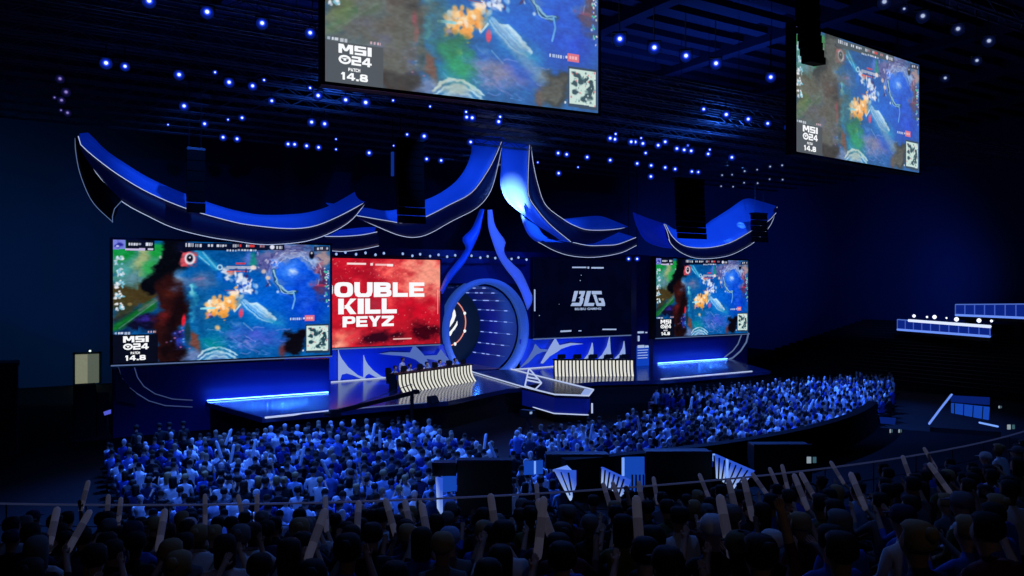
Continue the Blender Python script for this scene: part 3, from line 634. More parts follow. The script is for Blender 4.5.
# ---- back set wall in the recess between the wings
RW = thing('set_wall', 'blue back wall of the stage recess holding the two centre screens', 'set wall', (29.3, 50.2, SZ))
RR, RZC, RX, RY = 3.52, 4.43, 29.15, 50.4; RV = 1.068
b = MB()
b.box2((14.5, 50.15, SZ), (RX-RR+.2, 50.5, 10.2)); b.box2((RX+RR-.2, 50.15, SZ), (46, 50.5, 10.2)); b.box2((RX-RR+.2, 50.15, RZC+3.4), (RX+RR-.2, 50.5, 10.2))
b.build('panel', setdark, RW)
zlow = RED.location.z-.1
MB().box2((14.5, 50.0, SZ), (RX-2.98, 50.15, zlow)).build('base_panel', setblue, RW)
MB().box2((RX+2.98, 50.0, SZ), (44.8, 50.15, BLG.location.z-.1)).build('base_panel', setblue, RW)
strip_obj('light_strip', [PH(331, 382, SZ+.04), PH(362, 379.5, SZ+.04), PH(391, 377, SZ+.04)], .04, M['strip'], STAGE)
strip_obj('light_strip', [PH(514, 369.3, SZ+.04), PH(533, 368, SZ+.04), PH(554, 366.2, SZ+.04)], .04, M['strip'], STAGE)
def fin(name, label, pts, mat, fx, Y=49.9, th=.08, ord_='' ):
    P = [fx(*q, Y) for q in pts]
    base = min(P, key=lambda q: q.z)
    o = MB().prism([q-base for q in P], (0, -th, 0)).build(name, mat, None)
    o.location = base; tag(o, label, 'sculpture'); return o
fl = lambda x, y, Y: PY(320+x/8.0, 335+y/8.0, Y)
fr = lambda x, y, Y: PY(528+x/8.0, 325+y/8.0, Y)
fin('sail_fin', 'tall pale sail-shaped fin at the far left under the red screen', [(145, 115), (152, 150), (172, 190), (222, 256), (300, 320), (380, 352), (330, 352), (262, 322), (210, 306), (172, 316), (156, 368), (145, 372)], swoop, fl)
fin('sail_fin', 'smaller pale sail-shaped fin, second from left under the red screen', [(347, 160), (360, 200), (380, 235), (420, 280), (480, 325), (530, 345), (490, 348), (440, 335), (390, 308), (366, 322), (352, 345), (346, 345)], swoop, fl)
fin('star_fin', 'long grey-blue star-shaped fin above the left player desk', [(470, 150), (560, 136), (720, 140), (750, 78), (800, 128), (832, 164), (848, 190), (895, 285), (860, 262), (830, 245), (760, 195), (700, 176), (640, 165), (560, 160)], swoop_b, fl, 49.8)
fin('star_fin', 'pointed grey-blue star fin touching the left foot of the portal', [(832, 166), (935, 160), (965, 115), (1005, 170), (1090, 262), (1120, 290), (1060, 262), (1000, 222), (900, 196), (850, 190)], swoop_b, fl, 49.82)
fin('star_fin', 'pointed grey-blue star fin touching the right foot of the portal', [(-70, 345), (0, 265), (40, 195), (55, 152), (90, 190), (150, 196), (165, 210), (110, 214), (60, 238), (0, 300)], swoop_b, fr, 49.82)
fin('star_fin', 'long pale star-shaped fin above the left end of the right player desk', [(100, 305), (150, 215), (215, 105), (248, 163), (340, 143), (440, 150), (340, 163), (262, 190), (228, 215), (170, 250), (115, 308)], swoop, fr, 49.8)
fin('sail_fin', 'first pale sail fin rising behind the right player desk, from the left', [(512, 140), (519, 200), (516, 282), (500, 262), (470, 270), (436, 284), (480, 232), (500, 182)], swoop, fr)
fin('sail_fin', 'tallest pale sail fin, middle of three behind the right player desk', [(650, 92), (656, 200), (668, 286), (640, 268), (600, 264), (540, 288), (592, 238), (630, 172)], swoop, fr)
fin('sail_fin', 'last pale sail fin behind the right player desk, next to the pillar', [(766, 128), (773, 200), (776, 276), (765, 268), (740, 260), (686, 272), (732, 228), (756, 180)], swoop, fr)
# ---- pillar between the dark screen and the right stage screen
PL = thing('screen_pillar', 'narrow dark pillar with small text lines and blue lit foot, right of navy screen', 'pillar', PY(642, 381, 46.8))
a, c = PY(636.5, 300, 46.8).x, PY(648.5, 300, 46.8).x
z = lambda y: PY(642, y, 46.8).z
MB().box2((a, 46.8, SZ), (c, 47.4, z(262))).build('shaft', setdark, PL)
MB().box2((a, 46.74, SZ), (c, 46.8, z(346))).build('lit_foot', glow('pillar_foot', (16, 70, 205), .8), PL)
w_ = c-a
for y0, y1, t0, t1 in ((331.3, 333.2, .05, .55), (332, 333.2, .68, .85), (335.5, 341, .06, .2), (345, 347.8, .05, .6), (345.6, 347.8, .65, .95)): MB().box2((a+w_*t0, 46.72, z(y1)), (a+w_*t1, 46.74, z(y0))).build('text_line', M['grey_letter'], PL)
for k in range(4): MB().box2((a+w_*.05, 46.72, z(350.4+k*2.6)), (a+w_*(.9-.05*(k % 2)), 46.74, z(349.7+k*2.6))).build('text_line', M['grey_letter'], PL)
# ---- round portal with lit tunnel
PT = thing('portal', 'big round blue portal with lit ribbed tunnel in the stage centre', 'portal', (RX, RY, SZ))
def ringmesh(ro, ri, y0, y1, n=72, sx=1.0, sz=RV, zc=RZC):
    b = MB(); vs = []; fs = []
    for i in range(n):
        a = 2*PI*i/n; c, s_ = math.cos(a), math.sin(a)
        vs += [(RX+ro*c*sx, y0, zc+ro*s_*sz), (RX+ri*c*sx, y0, zc+ri*s_*sz), (RX+ri*c*sx, y1, zc+ri*s_*sz), (RX+ro*c*sx, y1, zc+ro*s_*sz)]
    for i in range(n):
        j = (i+1) % n
        for k in range(4): fs.append((4*i+k, 4*i+(k+1) % 4, 4*j+(k+1) % 4, 4*j+k))
    return b.add(vs, fs)
ringmesh(RR, RR-.36, 49.7, 50.6).build('ring', surf('portal_ring_blue', (80, 112, 190), .45, emit=(44, 82, 165), es=.6), PT, True)  # steel-blue light on the ring partly put in as emission
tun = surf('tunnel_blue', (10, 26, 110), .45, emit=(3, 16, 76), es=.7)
b = MB(); n = 64; ri = RR-.5; vs = []
for i in range(n):
    a = 2*PI*i/n; vs += [(RX+ri*math.cos(a), 50.6, RZC+ri*RV*math.sin(a)), (RX+ri*math.cos(a), 56.2, RZC+ri*RV*math.sin(a))]
b.add(vs, [(2*i, 2*((i+1) % n), 2*((i+1) % n)+1, 2*i+1) for i in range(n)]); b.build('tunnel', tun, PT, True)
dash = glow('tunnel_dash_light', (150, 175, 255), .95)
line = glow('tunnel_line_light', (84, 116, 205), .7)
for i in range(22):
    a = 2*PI*(i+.5)/22
    if math.sin(a) < -.72: continue
    r = ri-.03; x, zc = RX+r*math.cos(a), RZC+r*RV*math.sin(a)
    b = MB(); b.tube([(x, 51.1, zc), (x, 56.1, zc)], .016, 4)
    rr = random.Random(i)
    for y in (51.4+rr.random()*.6, 53.0+rr.random()*.5, 53.9+rr.random()*.4, 55.5):
        b.tube([(x, y, zc), (x, y+.45, zc)], .035, 4, 1)
    b.build('tunnel_light', [line, dash], PT)
MB().prism([(RX+(ri+.1)*math.cos(2*PI*i/48), 56.2, RZC+(ri+.1)*RV*math.sin(2*PI*i/48)) for i in range(48)], (0, .2, 0)).build('back_disc', surf('portal_back', (5, 22, 40), .6, emit=(2, 14, 26), es=.7), PT)
pts = [(RX+1.62*math.cos(2*PI*i/48), 56.05, RZC+.35+1.86*math.sin(2*PI*i/48)) for i in range(49)]
hoop = strip_obj('hoop', pts, .05, glow('rose_hoop_light', (235, 150, 140), .95), PT)
b = MB()
for i in range(8):
    a = 2*PI*(i+.5)/8; b.lathe([(.02, -.16), (.09, -.08), (.12, 0), (.09, .08), (.02, .12)], (RX+1.61*math.cos(a), 55.95, RZC+.35+1.85*math.sin(a)), 8)
b.build('hoop_bulb', M['white'], PT)
b = MB()
blades = [([(.48, 1.2), (.75, .85), (.83, .5), (.6, .05), (.2, -.35), (-.14, -.64)], [(.46, 1.2), (.5, .8), (.42, .4), (.22, .05), (0, -.25), (-.14, -.5)]),
          ([(.97, .1), (1.0, -.2), (.7, -.55), (.3, -.85), (-.1, -.98)], [(.95, .1), (.75, -.2), (.45, -.5), (.1, -.75), (-.1, -.85)]),
          ([(.47, -.75), (.3, -.98), (.1, -1.08), (-.05, -1.1)], [(.45, -.75), (.2, -.88), (.05, -.96), (-.05, -1.0)])]
for s in (1, -1):   # emblem of three curved blades, mirrored
    for L1, L2 in blades:
        f = lambda L: [(RX+.85*(x if s > 0 else -.3-x), 55.98, RZC+.35+z*1.05) for x, z in L]
        b.strip(f(L1), f(L2))
b.build('emblem', M['white'], PT)
MB().box2((RX-2.05, 50.7, SZ), (RX+2.05, 56.1, SZ+.06)).build('tunnel_floor', surf('tunnel_floor', (150, 90, 110), .35), PT)
# ---- ogee petals rising over the portal
fz = lambda x, y, Y: PY(420+x/5.82, 200+y/5.82, Y)
petal = surf('petal_blue', (40, 104, 245), .4, var=.2, scale=.6, emit=(10, 50, 190), es=.4)  # light on both petals partly put in as emission, paler on the right
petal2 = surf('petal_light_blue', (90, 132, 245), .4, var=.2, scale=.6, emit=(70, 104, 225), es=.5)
def petal_thing(label, L1, L2, mat):
    n = 26; A = resample([fz(x, y, 49.3) for x, y in L1], n); B_ = resample([fz(x, y, 49.0) for x, y in L2], n)
    base = min(A, key=lambda q: q.z).copy()
    o = MB().strip([q-base for q in A], [q-base for q in B_], cross=4, bow=(0, -.25, 0)).build('portal_petal', mat, None, True, False, .12)
    o.location = base; return tag(o, label, 'sculpture')
petal_thing('curved blue ogee petal rising over the left side of the portal', [(352, 56), (330, 110), (300, 172), (247, 226), (270, 275), (244, 325), (180, 405), (150, 450), (118, 530)], [(368, 56), (358, 110), (345, 180), (318, 248), (286, 310), (250, 372), (205, 425), (170, 470), (126, 545)], petal)
petal_thing('curved blue ogee petal rising over the right side of the portal', [(412, 58), (430, 140), (456, 190), (494, 244), (482, 285), (500, 335), (545, 382), (592, 432), (648, 556)], [(394, 58), (398, 160), (425, 250), (455, 330), (500, 402), (545, 460), (582, 525), (606, 585), (625, 640)], petal2)
# ---- blue ribbon canopies
def ribbon(label, tops, mids, lows, YT, YM, YL, ends=None, face=None, trims=(1, 1), bow=(0, 0, -.0)):
    n = 40
    f = lambda pts, Y: resample([PY(x, y, Y[0]+(Y[1]-Y[0])*i/max(1, len(pts)-1)) for i, (x, y) in enumerate(pts)], n)
    base = None; parts = []
    Mi = f(mids, YM); Lo = f(lows, YL) if lows else None; To = f(tops, YT) if tops else None
    base = min((Lo or Mi), key=lambda q: q.z).copy()
    o = thing('ribbon_canopy', label, 'sculpture', base)
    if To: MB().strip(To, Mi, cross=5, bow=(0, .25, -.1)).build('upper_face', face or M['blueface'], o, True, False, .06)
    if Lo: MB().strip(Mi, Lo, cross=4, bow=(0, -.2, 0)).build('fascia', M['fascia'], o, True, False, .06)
    if trims[0]: strip_obj('edge_light', [q+Vector((0, -.12, 0)) for q in Mi], .02, M['strip'], o)
    if trims[1] and Lo: strip_obj('edge_light', [q+Vector((0, -.12, 0)) for q in Lo], .018, M['strip'], o)
    return o
q1 = lambda L: [(x/4.0, 120+y/4.0) for x, y in L]
q2 = lambda L: [(256+x/4.0, 120+y/4.0) for x, y in L]
q3 = lambda L: [(512+x/4.0, 120+y/4.0) for x, y in L]
rb1 = ribbon('long blue ribbon canopy swooping over the large left screen',
    q1([(318, 56), (352, 52), (420, 120), (500, 175), (600, 235), (745, 298), (900, 352)])+q2([(0, 378), (100, 380), (200, 372), (280, 350), (350, 315), (395, 288)]),
    q1([(312, 66), (322, 100), (400, 168), (490, 232), (600, 295), (750, 357), (930, 408)])+q2([(0, 424), (130, 435), (230, 425), (330, 385), (437, 328)]),
    q1([(322, 120), (385, 215), (480, 322), (600, 390), (700, 435), (830, 468), (940, 485)])+q2([(0, 497), (80, 498), (200, 485), (300, 450), (380, 400), (437, 330)]),
    (44.0, 44.6), (42.4, 43.0), (42.8, 43.0))
A = resample([PY(x, y, 42.7) for x, y in q1([(312, 66), (330, 110), (385, 215), (485, 322)])], 20); B_ = resample([PY(x, y, 42.9) for x, y in q1([(300, 74), (302, 130), (322, 225), (370, 330), (450, 410)])], 20)
MB().strip(A, B_, cross=3, bow=(0, -.15, 0)).build('tail_fin', M['black'], rb1, True, False, .06)
strip_obj('edge_light', [q+Vector((0, -.14, 0)) for q in B_], .018, M['strip_dim'], rb1)
strip_obj('edge_light', [PY(x, y, 42.6) for x, y in q1([(450, 410), (450, 385), (458, 355), (488, 322)])], .018, M['strip_dim'], rb1)
rb2 = ribbon('blue ribbon canopy climbing to the left half of the central peak',
    q2([(280, 332), (440, 352), (540, 362), (670, 322), (740, 290), (800, 245), (840, 190), (862, 130), (875, 70), (985, 68)]),
    q2([(400, 383), (470, 395), (530, 405), (590, 412), (670, 390), (770, 340), (860, 290), (920, 210), (955, 145), (982, 80)]),
    q2([(410, 395), (500, 435), (570, 462), (630, 470), (690, 455), (780, 405), (880, 352), (935, 285), (965, 180), (984, 80)]),
    (46.0, 48.8), (44.6, 48.0), (45.0, 48.1))
rb2b = ribbon('small blue ribbon sliver under the left curl beside the red screen', q2([(330, 440), (420, 430), (480, 428)]), q2([(272, 466), (340, 466), (420, 460), (482, 448)]), q2([(300, 524), (350, 526), (420, 518), (488, 504)]), (46.8, 46.8), (46.0, 46.0), (46.4, 46.4))
rb3 = ribbon('blue ribbon canopy dropping from the central peak toward the right',
    q2([(985, 70), (980, 190), (978, 262), (1000, 318), (1034, 352)])+q3([(60, 390), (110, 425), (160, 452), (215, 488)]),
    q3([(68, 90), (64, 150), (61, 220), (63, 300), (90, 350), (150, 420), (232, 488)]), None,
    (48.6, 46.6), (48.0, 46.0), None, trims=(1, 0), face=M['blueface'])
f3 = lambda L, Y: resample([PY(x, y, Y) for x, y in q3(L)], 30)
A = resample([PY(x, y, 48.0-2.0*i/6) for i, (x, y) in enumerate(q3([(68, 90), (64, 150), (61, 220), (63, 300), (90, 350), (150, 420), (232, 488)]))], 30)
A2 = A+f3([(240, 489), (300, 500), (380, 470), (460, 430)], 46.0)[4:]
B_ = resample([PY(x, y, 48.0-2.0*min(1, i/5)) for i, (x, y) in enumerate(q3([(70, 92), (82, 180), (100, 260), (130, 340), (200, 397), (250, 425), (300, 440), (380, 440), (462, 430)]))], len(A2))
MB().strip(A2, B_, cross=4, bow=(0, -.2, 0)).build('fascia', M['fascia'], rb3, True, False, .06)
strip_obj('edge_light', [q+Vector((0, -.14, 0)) for q in B_], .02, M['strip'], rb3)
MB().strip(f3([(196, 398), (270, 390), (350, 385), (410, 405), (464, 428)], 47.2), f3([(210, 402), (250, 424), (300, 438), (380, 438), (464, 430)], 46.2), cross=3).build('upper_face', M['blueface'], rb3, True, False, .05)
rb4 = ribbon('lower blue ribbon curl hanging over the dark navy screen',
    q3([(270, 490), (330, 472), (410, 449), (455, 458), (488, 468)]), q3([(240, 490), (300, 502), (360, 502), (420, 497), (492, 470)]),
    q3([(100, 488), (170, 525), (240, 545), (330, 549), (430, 532), (494, 502)]), (46.4, 46.0), (45.4, 45.4), (45.7, 45.7))
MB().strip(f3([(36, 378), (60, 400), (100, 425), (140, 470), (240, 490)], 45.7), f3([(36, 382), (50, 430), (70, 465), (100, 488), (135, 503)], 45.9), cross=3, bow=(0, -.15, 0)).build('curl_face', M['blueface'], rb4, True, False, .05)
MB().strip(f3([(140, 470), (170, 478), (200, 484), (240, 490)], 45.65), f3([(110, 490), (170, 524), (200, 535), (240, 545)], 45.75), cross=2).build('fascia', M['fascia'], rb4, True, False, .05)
rb5 = ribbon('cup-shaped blue ribbon canopy over the right stage screen',
    q3([(610, 412), (660, 440), (755, 428), (800, 400), (870, 355), (935, 315), (1000, 328), (1056, 345)]),
    q3([(610, 418), (640, 470), (690, 505), (780, 511), (870, 490), (960, 440), (1020, 405), (1052, 372)]),
    q3([(608, 418), (628, 490), (680, 535), (750, 555), (850, 546), (920, 517), (975, 480), (1030, 420), (1056, 348)]),
    (47.6, 47.6), (45.6, 45.6), (45.9, 45.9))
MB().strip(f3([(484, 370), (540, 392), (612, 416)], 46.6), f3([(486, 380), (502, 430), (535, 482), (590, 506), (640, 514)], 46.0), cross=4).build('outer_face', surf('ribbon_back_blue', (16, 46, 190), .45, var=.2, emit=(4, 26, 150), es=.6), rb5, True, False, .06)  # lit look of this outer face is put in as emission
strip_obj('edge_light', f3([(608, 416), (622, 450), (632, 490)], 45.5), .02, M['strip'], rb5)
# ---- thrust walkway
TW = thing('thrust_walkway', 'angular runway outlined in white light, running out from the portal', 'walkway', (27, 36, 0))
top = [(27.6, 49.4), (26.0, 40.3), (25.6, 36.3), (26.9, 34.9), (28.7, 36.8), (29.9, 43.9), (30.9, 49.4)]
low = [(26.0, 40.3), (25.7, 36.5), (26.9, 35.1), (28.6, 37.0), (28.9, 40.3)]
MB().prism([(x, y, SZ-.12) for x, y in top], (0, 0, .16)).build('walk_deck', surf('walkway_deck', (14, 22, 66), .25, spec=.6), TW)
MB().prism([(x, y, .45) for x, y in low], (0, 0, SZ-.57)).build('side', surf('walkway_side', (10, 30, 130), .5, emit=(6, 20, 110), es=.6), TW)  # blue light on the side is put in as emission
MB().prism([(x*1.0, y, 0) for x, y in low], (0, 0, .45)).build('plinth', M['black'], TW)
P3 = lambda L, z: [(x, y, z) for x, y in L]
strip_obj('light_strip', P3(top[:3]+[top[3]], SZ+.07), .045, M['strip'], TW)
strip_obj('light_strip', P3(top[3:], SZ+.07), .045, M['strip'], TW)
strip_obj('light_strip', [Vector((25.92, 39.0, .5)), Vector((25.6, 36.4, .5)), Vector((26.9, 34.95, .5))], .035, M['strip'], TW)
a = PH(592, 413.2, .62); strip_obj('light_strip', [a, a+Vector((0, 0, .55))], .05, M['strip'], TW)
b = MB(); b.prism([(26.6, 35.3, SZ+.05), (26.9, 35.0, SZ+.05), (28.6, 36.8, SZ+.05), (28.5, 37.4, SZ+.05)], (0, 0, .02)); b.build('tip_panel', swoop, TW)
# triangular lit frame standing on the walkway
TF = thing('triangle_frame', 'small white lit triangular frame on the walkway near the portal', 'stage prop', PH(533, 389, SZ+.05))
c = TF.location
g = lambda px, py: PY(px, py, c.y)
b = MB()
for a_, e in (((529, 368.5), (525, 386)), ((529, 368.5), (541.5, 383)), ((525, 386), (535, 389.5)), ((541.5, 383), (535, 389.5)), ((526.5, 380), (541.5, 383)), ((527, 377), (538, 379))):
    b.tube([g(*a_), g(*e)], .05, 5)
b.build('lit_tube', M['strip'], TF)
MB().prism([g(525, 386.2), g(541.5, 383.2), g(535, 389.7)], (0, .1, 0)).build('base_panel', M['navy'], TF)
# ---- player desks
slat = glow('desk_slat_light', (236, 236, 226), .92)
slat_dim = surf('desk_dark', (16, 16, 18), .6)
DESKS = []
def desk(label, A, B_, h=1.02, n=22):
    A, B_ = Vector((A[0], A[1], 0)), Vector((B_[0], B_[1], 0)); d = B_-A; W = d.length; rz = math.atan2(d.y, d.x)
    t = thing('player_desk', label, 'desk', (A.x, A.y, SZ), rz)
    b = MB(); prof = [(-.42, 0), (-.34, .1), (-.2, .28), (-.1, .5), (-.06, .75), (-.06, h)]
    prof = [(y+.0, z) for y, z in prof]
    b.strip([(0, y+.06, z) for y, z in prof], [(W, y+.06, z) for y, z in prof]); b.build('front_panel', slat_dim, t, local=True)
    for i in range(n):
        x = W*(i+.5)/n; s = MB(); w = W/n*.29
        s.strip([(x-w, y, z) for y, z in prof], [(x+w, y, z) for y, z in prof]); s.build('light_slat', slat, t, local=True)
    MB().box2((-.05, -.1, h), (W+.05, .65, h+.05)).build('desktop', M['black'], t, local=True)
    MB().box2((0, .1, 0), (.06, .6, h)).build('side_panel', M['black'], t, local=True); MB().box2((W-.06, .1, 0), (W, .6, h)).build('side_panel', M['black'], t, local=True)
    DESKS.append((t, W, rz)); return t
desk('striped white-lit player desk on the left of the stage, under the red screen', (18.6, 42.0), (25.2, 45.1))
a, c = PH(554, 375.8, SZ), PH(633.5, 375.6, SZ)
desk('striped white-lit player desk on the right of the stage, under the navy screen', (a.x, a.y), (c.x, c.y), 1.05)
# black low monitor on the stage floor and side cart
w = PH(434, 403, SZ); o = thing('floor_monitor', 'small black wedge speaker on the front stage edge, left wing', 'speaker', (w.x, w.y, SZ), .3)
MB().prism([(-.28, -.14, 0), (-.28, .24, 0), (-.28, .24, .36), (-.28, .08, .36)], (.56, 0, 0)).build('cabinet', M['black'], o, local=True)
MB().add([(-.25, -.145, .05), (.25, -.145, .05), (.25, .06, .34), (-.25, .06, .34)], [(0, 1, 2, 3)]).build('grille', M['darkmetal'], o, local=True)
# ================================================================== RIG: TRUSSES, LAMPS, SPEAKERS
TZ = 17.6
TY = {}
def make_truss(n, x0, x1):
    b = MB(); s = .22; L = x1-x0
    for y, z in ((-s, -s), (s, -s), (s, s), (-s, s)): b.box((L/2, y, z), (L, .06, .06))
    k = int(L/.8)
    for i in range(k):
        xa, xb = L*i/k, L*(i+1)/k
        if i % 2: xa, xb = xb, xa
        b.beam((xa, -s, -s), (xb, -s, s), .03, .03); b.beam((xa, s, -s), (xb, s, s), .03, .03); b.beam((xa, -s, -s), (xb, s, -s), .03, .03)
    return b.mesh('truss_lattice', M['truss'])
yy = [29.2+2.3*i for i in range(12)]; tm = make_truss('t', -5, 66)
for i, y in enumerate(yy):
    o = thing('lighting_truss', nth(i)+' long dark lattice truss from the hanging screens back toward the stage wall', 'truss', (-5, y, TZ), 0)
    link('lattice', tm, o)
    for x in range(4, 70, 12): MB().tube([(x, 0, .2), (x, 0, 24-TZ)], .02, 4).build('hanger_cable', M['darkmetal'], o, local=True)
    TY[y] = TZ
for y, x0, x1, lab in ((15.3, 19, 36, 'short dark lattice truss high at the top right corner'), (21, -6, 14, 'short dark lattice truss high at the top left corner')):
    o = thing('lighting_truss', lab, 'truss', (x0, y, TZ)); link('lattice', make_truss('t', x0, x1), o)
    for x in range(2, int(x1-x0), 6): MB().tube([(x, 0, .2), (x, 0, 24-TZ)], .02, 4).build('hanger_cable', M['darkmetal'], o, local=True)
# lamp prototype: yoke, body, lens (lens looks along -Y)
hot = lens_halo_mat('lens_blue_white', (205, 222, 255), (32, 66, 255), 1.6)
dimw = lens_halo_mat('lens_pale', (190, 205, 240), (40, 52, 110), .8)
purp = lens_halo_mat('lens_violet', (150, 140, 215), (60, 50, 130), .8)
def lamp_meshes():
    b = MB(); b.lathe([(.13, -.2), (.19, -.15), (.205, .05), (.215, .17)], n=14)
    body = [(v[0], -v[2], v[1]) for v in b.v]; b.v = body
    bm_ = b.mesh('lamp_body', M['black'], True)
    y = MB(); y.box((-.26, .05, .12), (.03, .12, .42)); y.box((.26, .05, .12), (.03, .12, .42)); y.box((0, .05, .33), (.55, .14, .05)); ym = y.mesh('lamp_yoke', M['darkmetal'])
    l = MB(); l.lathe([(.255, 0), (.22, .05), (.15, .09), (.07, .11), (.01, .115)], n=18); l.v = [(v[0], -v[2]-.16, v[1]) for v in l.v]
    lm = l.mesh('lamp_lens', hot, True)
    r = MB(); r.tube([(0, .05, .33), (0, .05, 1.33)], .025, 5); rm = r.mesh('lamp_rod', M['darkmetal'])
    return bm_, ym, lm, rm
LB, LY, LL, LR = lamp_meshes()
def lamp(px, py, label, group, size=1.0, mat=None, Y=None, oval=0.0):
    a, bb = ray(px)
    if Y is None:
        z = 9.3*F/max(30, (288-py)); y0 = z*bb
        Y = 15.3 if (px > 840 and py < 90) else (21 if (y0 < 24) else min(yy, key=lambda t: abs(t-y0)))
    p = PY(px, py, Y-.05); rodtop = True
    o = thing('spotlight', label, 'stage light', p, math.atan2(-p.x, p.y)*-1*-1, group)
    # face the camera side of the house, tilted down
    d = Vector((-p.x*.9, -p.y, 0)); o.rotation_euler = (0, 0, math.atan2(d.y, d.x)+PI/2)
    link('lamp_body', LB, o); link('yoke', LY, o)
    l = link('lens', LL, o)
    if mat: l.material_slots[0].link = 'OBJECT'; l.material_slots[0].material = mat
    dz = TZ-.2-p.z
    if dz > .35:
        r = link('hanging_rod', LR, o); k = (dz/size-.33); r.scale = (1, 1, max(.05, k)); r.location = (0, 0, .33-.33*max(.05, k))
    o.scale = (size, size, size)
    return o
CL = [
 ('oval light in the row of four left of the big hanging screen', [(149, 3, .95), (207, 14, .95), (262, 25, .9), (310, 34.5, .85)]),
 ('round blue light in the row of five at far upper left', [(106, 64.5), (125, 67.5, .8), (179, 76), (229, 83.5), (252.5, 87, .9)]),
 ('blue light in the scattered cluster above the long left ribbon', [(184, 107), (204.5, 124.5, .9), (223, 138), (228, 120, .5), (237, 139.5), (242, 118.5, .8), (215, 73, .5), (168, 125, .45)]),
 ('blue light in the bright line above the left screen ribbon', [(288, 144.7), (294.5, 145), (306.5, 146.5), (318.5, 148), (336, 149.7, .6), (336, 139.5, .5), (369, 153.5, 1.1)]),
 ('blue light just under the left half of the hanging screen', [(264, 80.7, .5), (271.7, 101.7, .8), (310, 88.7, .6), (318, 96.7), (345.5, 101), (365.5, 103.7, 1.1), (393, 101, .5), (430, 107, .5)]),
 ('blue light of the pair on the second truss left of centre', [(311.5, 123), (324.5, 124.7)]),
 ('blue light in the tight cluster under the hanging screen centre', [(466.5, 118, .9), (472, 118.7), (466, 112.5, .6), (498.5, 122.5), (500, 117.5, .7)]),
 ('blue light around the left loudspeaker column top', [(407, 135, .7), (424, 137, 1.1), (426.5, 159.5), (441, 161), (470.5, 142.7), (393.5, 146, .5)]),
 ('oval light in the row right of the big hanging screen', [(619.5, 41, .95), (654, 49.5, .95), (685.7, 57.5, .9), (715.7, 65, .9), (770.5, 78.5, .85)]),
 ('oval light in the lower row below the ceiling, right of centre', [(703.5, 110, .8), (726, 115.5, 1.0), (748, 120, 1.0), (767.5, 124.2, .9), (787.5, 127.8, .9)]),
 ('blue light in the dense cluster high right of the central peak', [(610, 139), (614.7, 140), (615.5, 134.5, .7), (631, 142.5), (635, 142.7), (642.7, 144.2), (641, 138.5, .6), (658, 146), (665, 142.5)]),
 ('blue light in the sparse row toward the right loudspeakers', [(676.7, 149.2), (684, 150.5), (691, 151.5), (687.5, 146, .6), (708, 154.5), (709.7, 150, .6), (731.7, 158, 1.1)]),
 ('blue light beside the central peak, above the right ribbon', [(558, 153.7), (566.5, 155), (587, 157.7), (610, 160.7), (558.5, 173.7, 1.1), (578, 167.5, .6), (537.7, 162.7, .6)]),
 ('blue light in the lower cluster left of the right loudspeakers', [(637, 164), (651, 166), (650.7, 177, 1.2), (665, 168), (675, 169.5), (691.7, 172), (698, 172.5), (645.5, 153.5, .8)]),
 ('small pale light in the grid above the far right ribbon', [(722, 175.5, .8), (732, 175, .7), (744.5, 171.5, .8), (757, 170, .7), (770, 167, .8), (782, 165.7, .8), (721, 186.5, .8), (733, 187, .8), (744, 183, .8), (757.5, 183.5, .8), (769.5, 179.5, .7), (782.5, 180, .8)]),
 ('pale light in the diagonal row at the upper right corner', [(884, 4, .9), (904, 10, .5), (922.5, 18, .9), (957.7, 30.7, .9), (976.7, 61.7, .7), (988.7, 42.5, .9), (945, 79, .6)]),
 ('faint violet light in the small wall cluster at far upper left', [(54.5, 98, .5), (60, 79.7, .8), (61, 110.7, .5), (61.5, 101, .8), (66, 93, .9), (67.5, 113.5, .8)]),
]
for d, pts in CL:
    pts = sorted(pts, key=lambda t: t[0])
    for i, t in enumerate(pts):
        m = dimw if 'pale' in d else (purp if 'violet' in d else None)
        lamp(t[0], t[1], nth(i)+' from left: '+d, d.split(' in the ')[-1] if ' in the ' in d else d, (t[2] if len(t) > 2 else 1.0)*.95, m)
# bulbs along the bar over the centre screens
bar = thing('lamp_bar', 'thin dark bar of bulbs along the top of the red screen and portal', 'lighting bar', PY(331, 252, 49.2))
MB().beam(PY(331, 255.5, 49.3), PY(531, 258.5, 49.3), .1, .1).build('pipe', M['darkmetal'], bar)
wb = glow('cool_white_bulb', (160, 190, 250), .9)
z1 = [(95, 82), (148, 72), (210, 83), (265, 75), (323, 86), (372, 77), (482, 80), (538, 92), (583, 83), (641, 94), (690, 86), (740, 97), (787, 89), (882, 92), (933, 103), (976, 95), (1020, 105)]
pl = [(320+x/5.82, 240+y/5.82) for x, y in z1]+[(420+x/5.82, 200+y/5.82) for x, y in ((533, 343), (573, 335), (620, 347))]
for i, (x, y) in enumerate(pl):
    p = PY(x, y, 49.15); k = MB(); k.lathe([(.02, -.09), (.065, -.06), (.085, 0), (.065, .06), (.02, .09)], p, 8); k.build('bulb', wb, bar, True)
    MB().tube([p+Vector((0, .15, 0)), PY(x, 255.5+(x-331)*.015, 49.3)], .02, 4).build('socket', M['darkmetal'], bar)
for i, (x, y) in enumerate(((628.5, 259), (637, 259))):
    lamp(x, y, ('left' if i == 0 else 'right')+' one of two bright lamps above the right edge of the navy screen', 'two lamps above the navy screen', .9, None, 46.5)
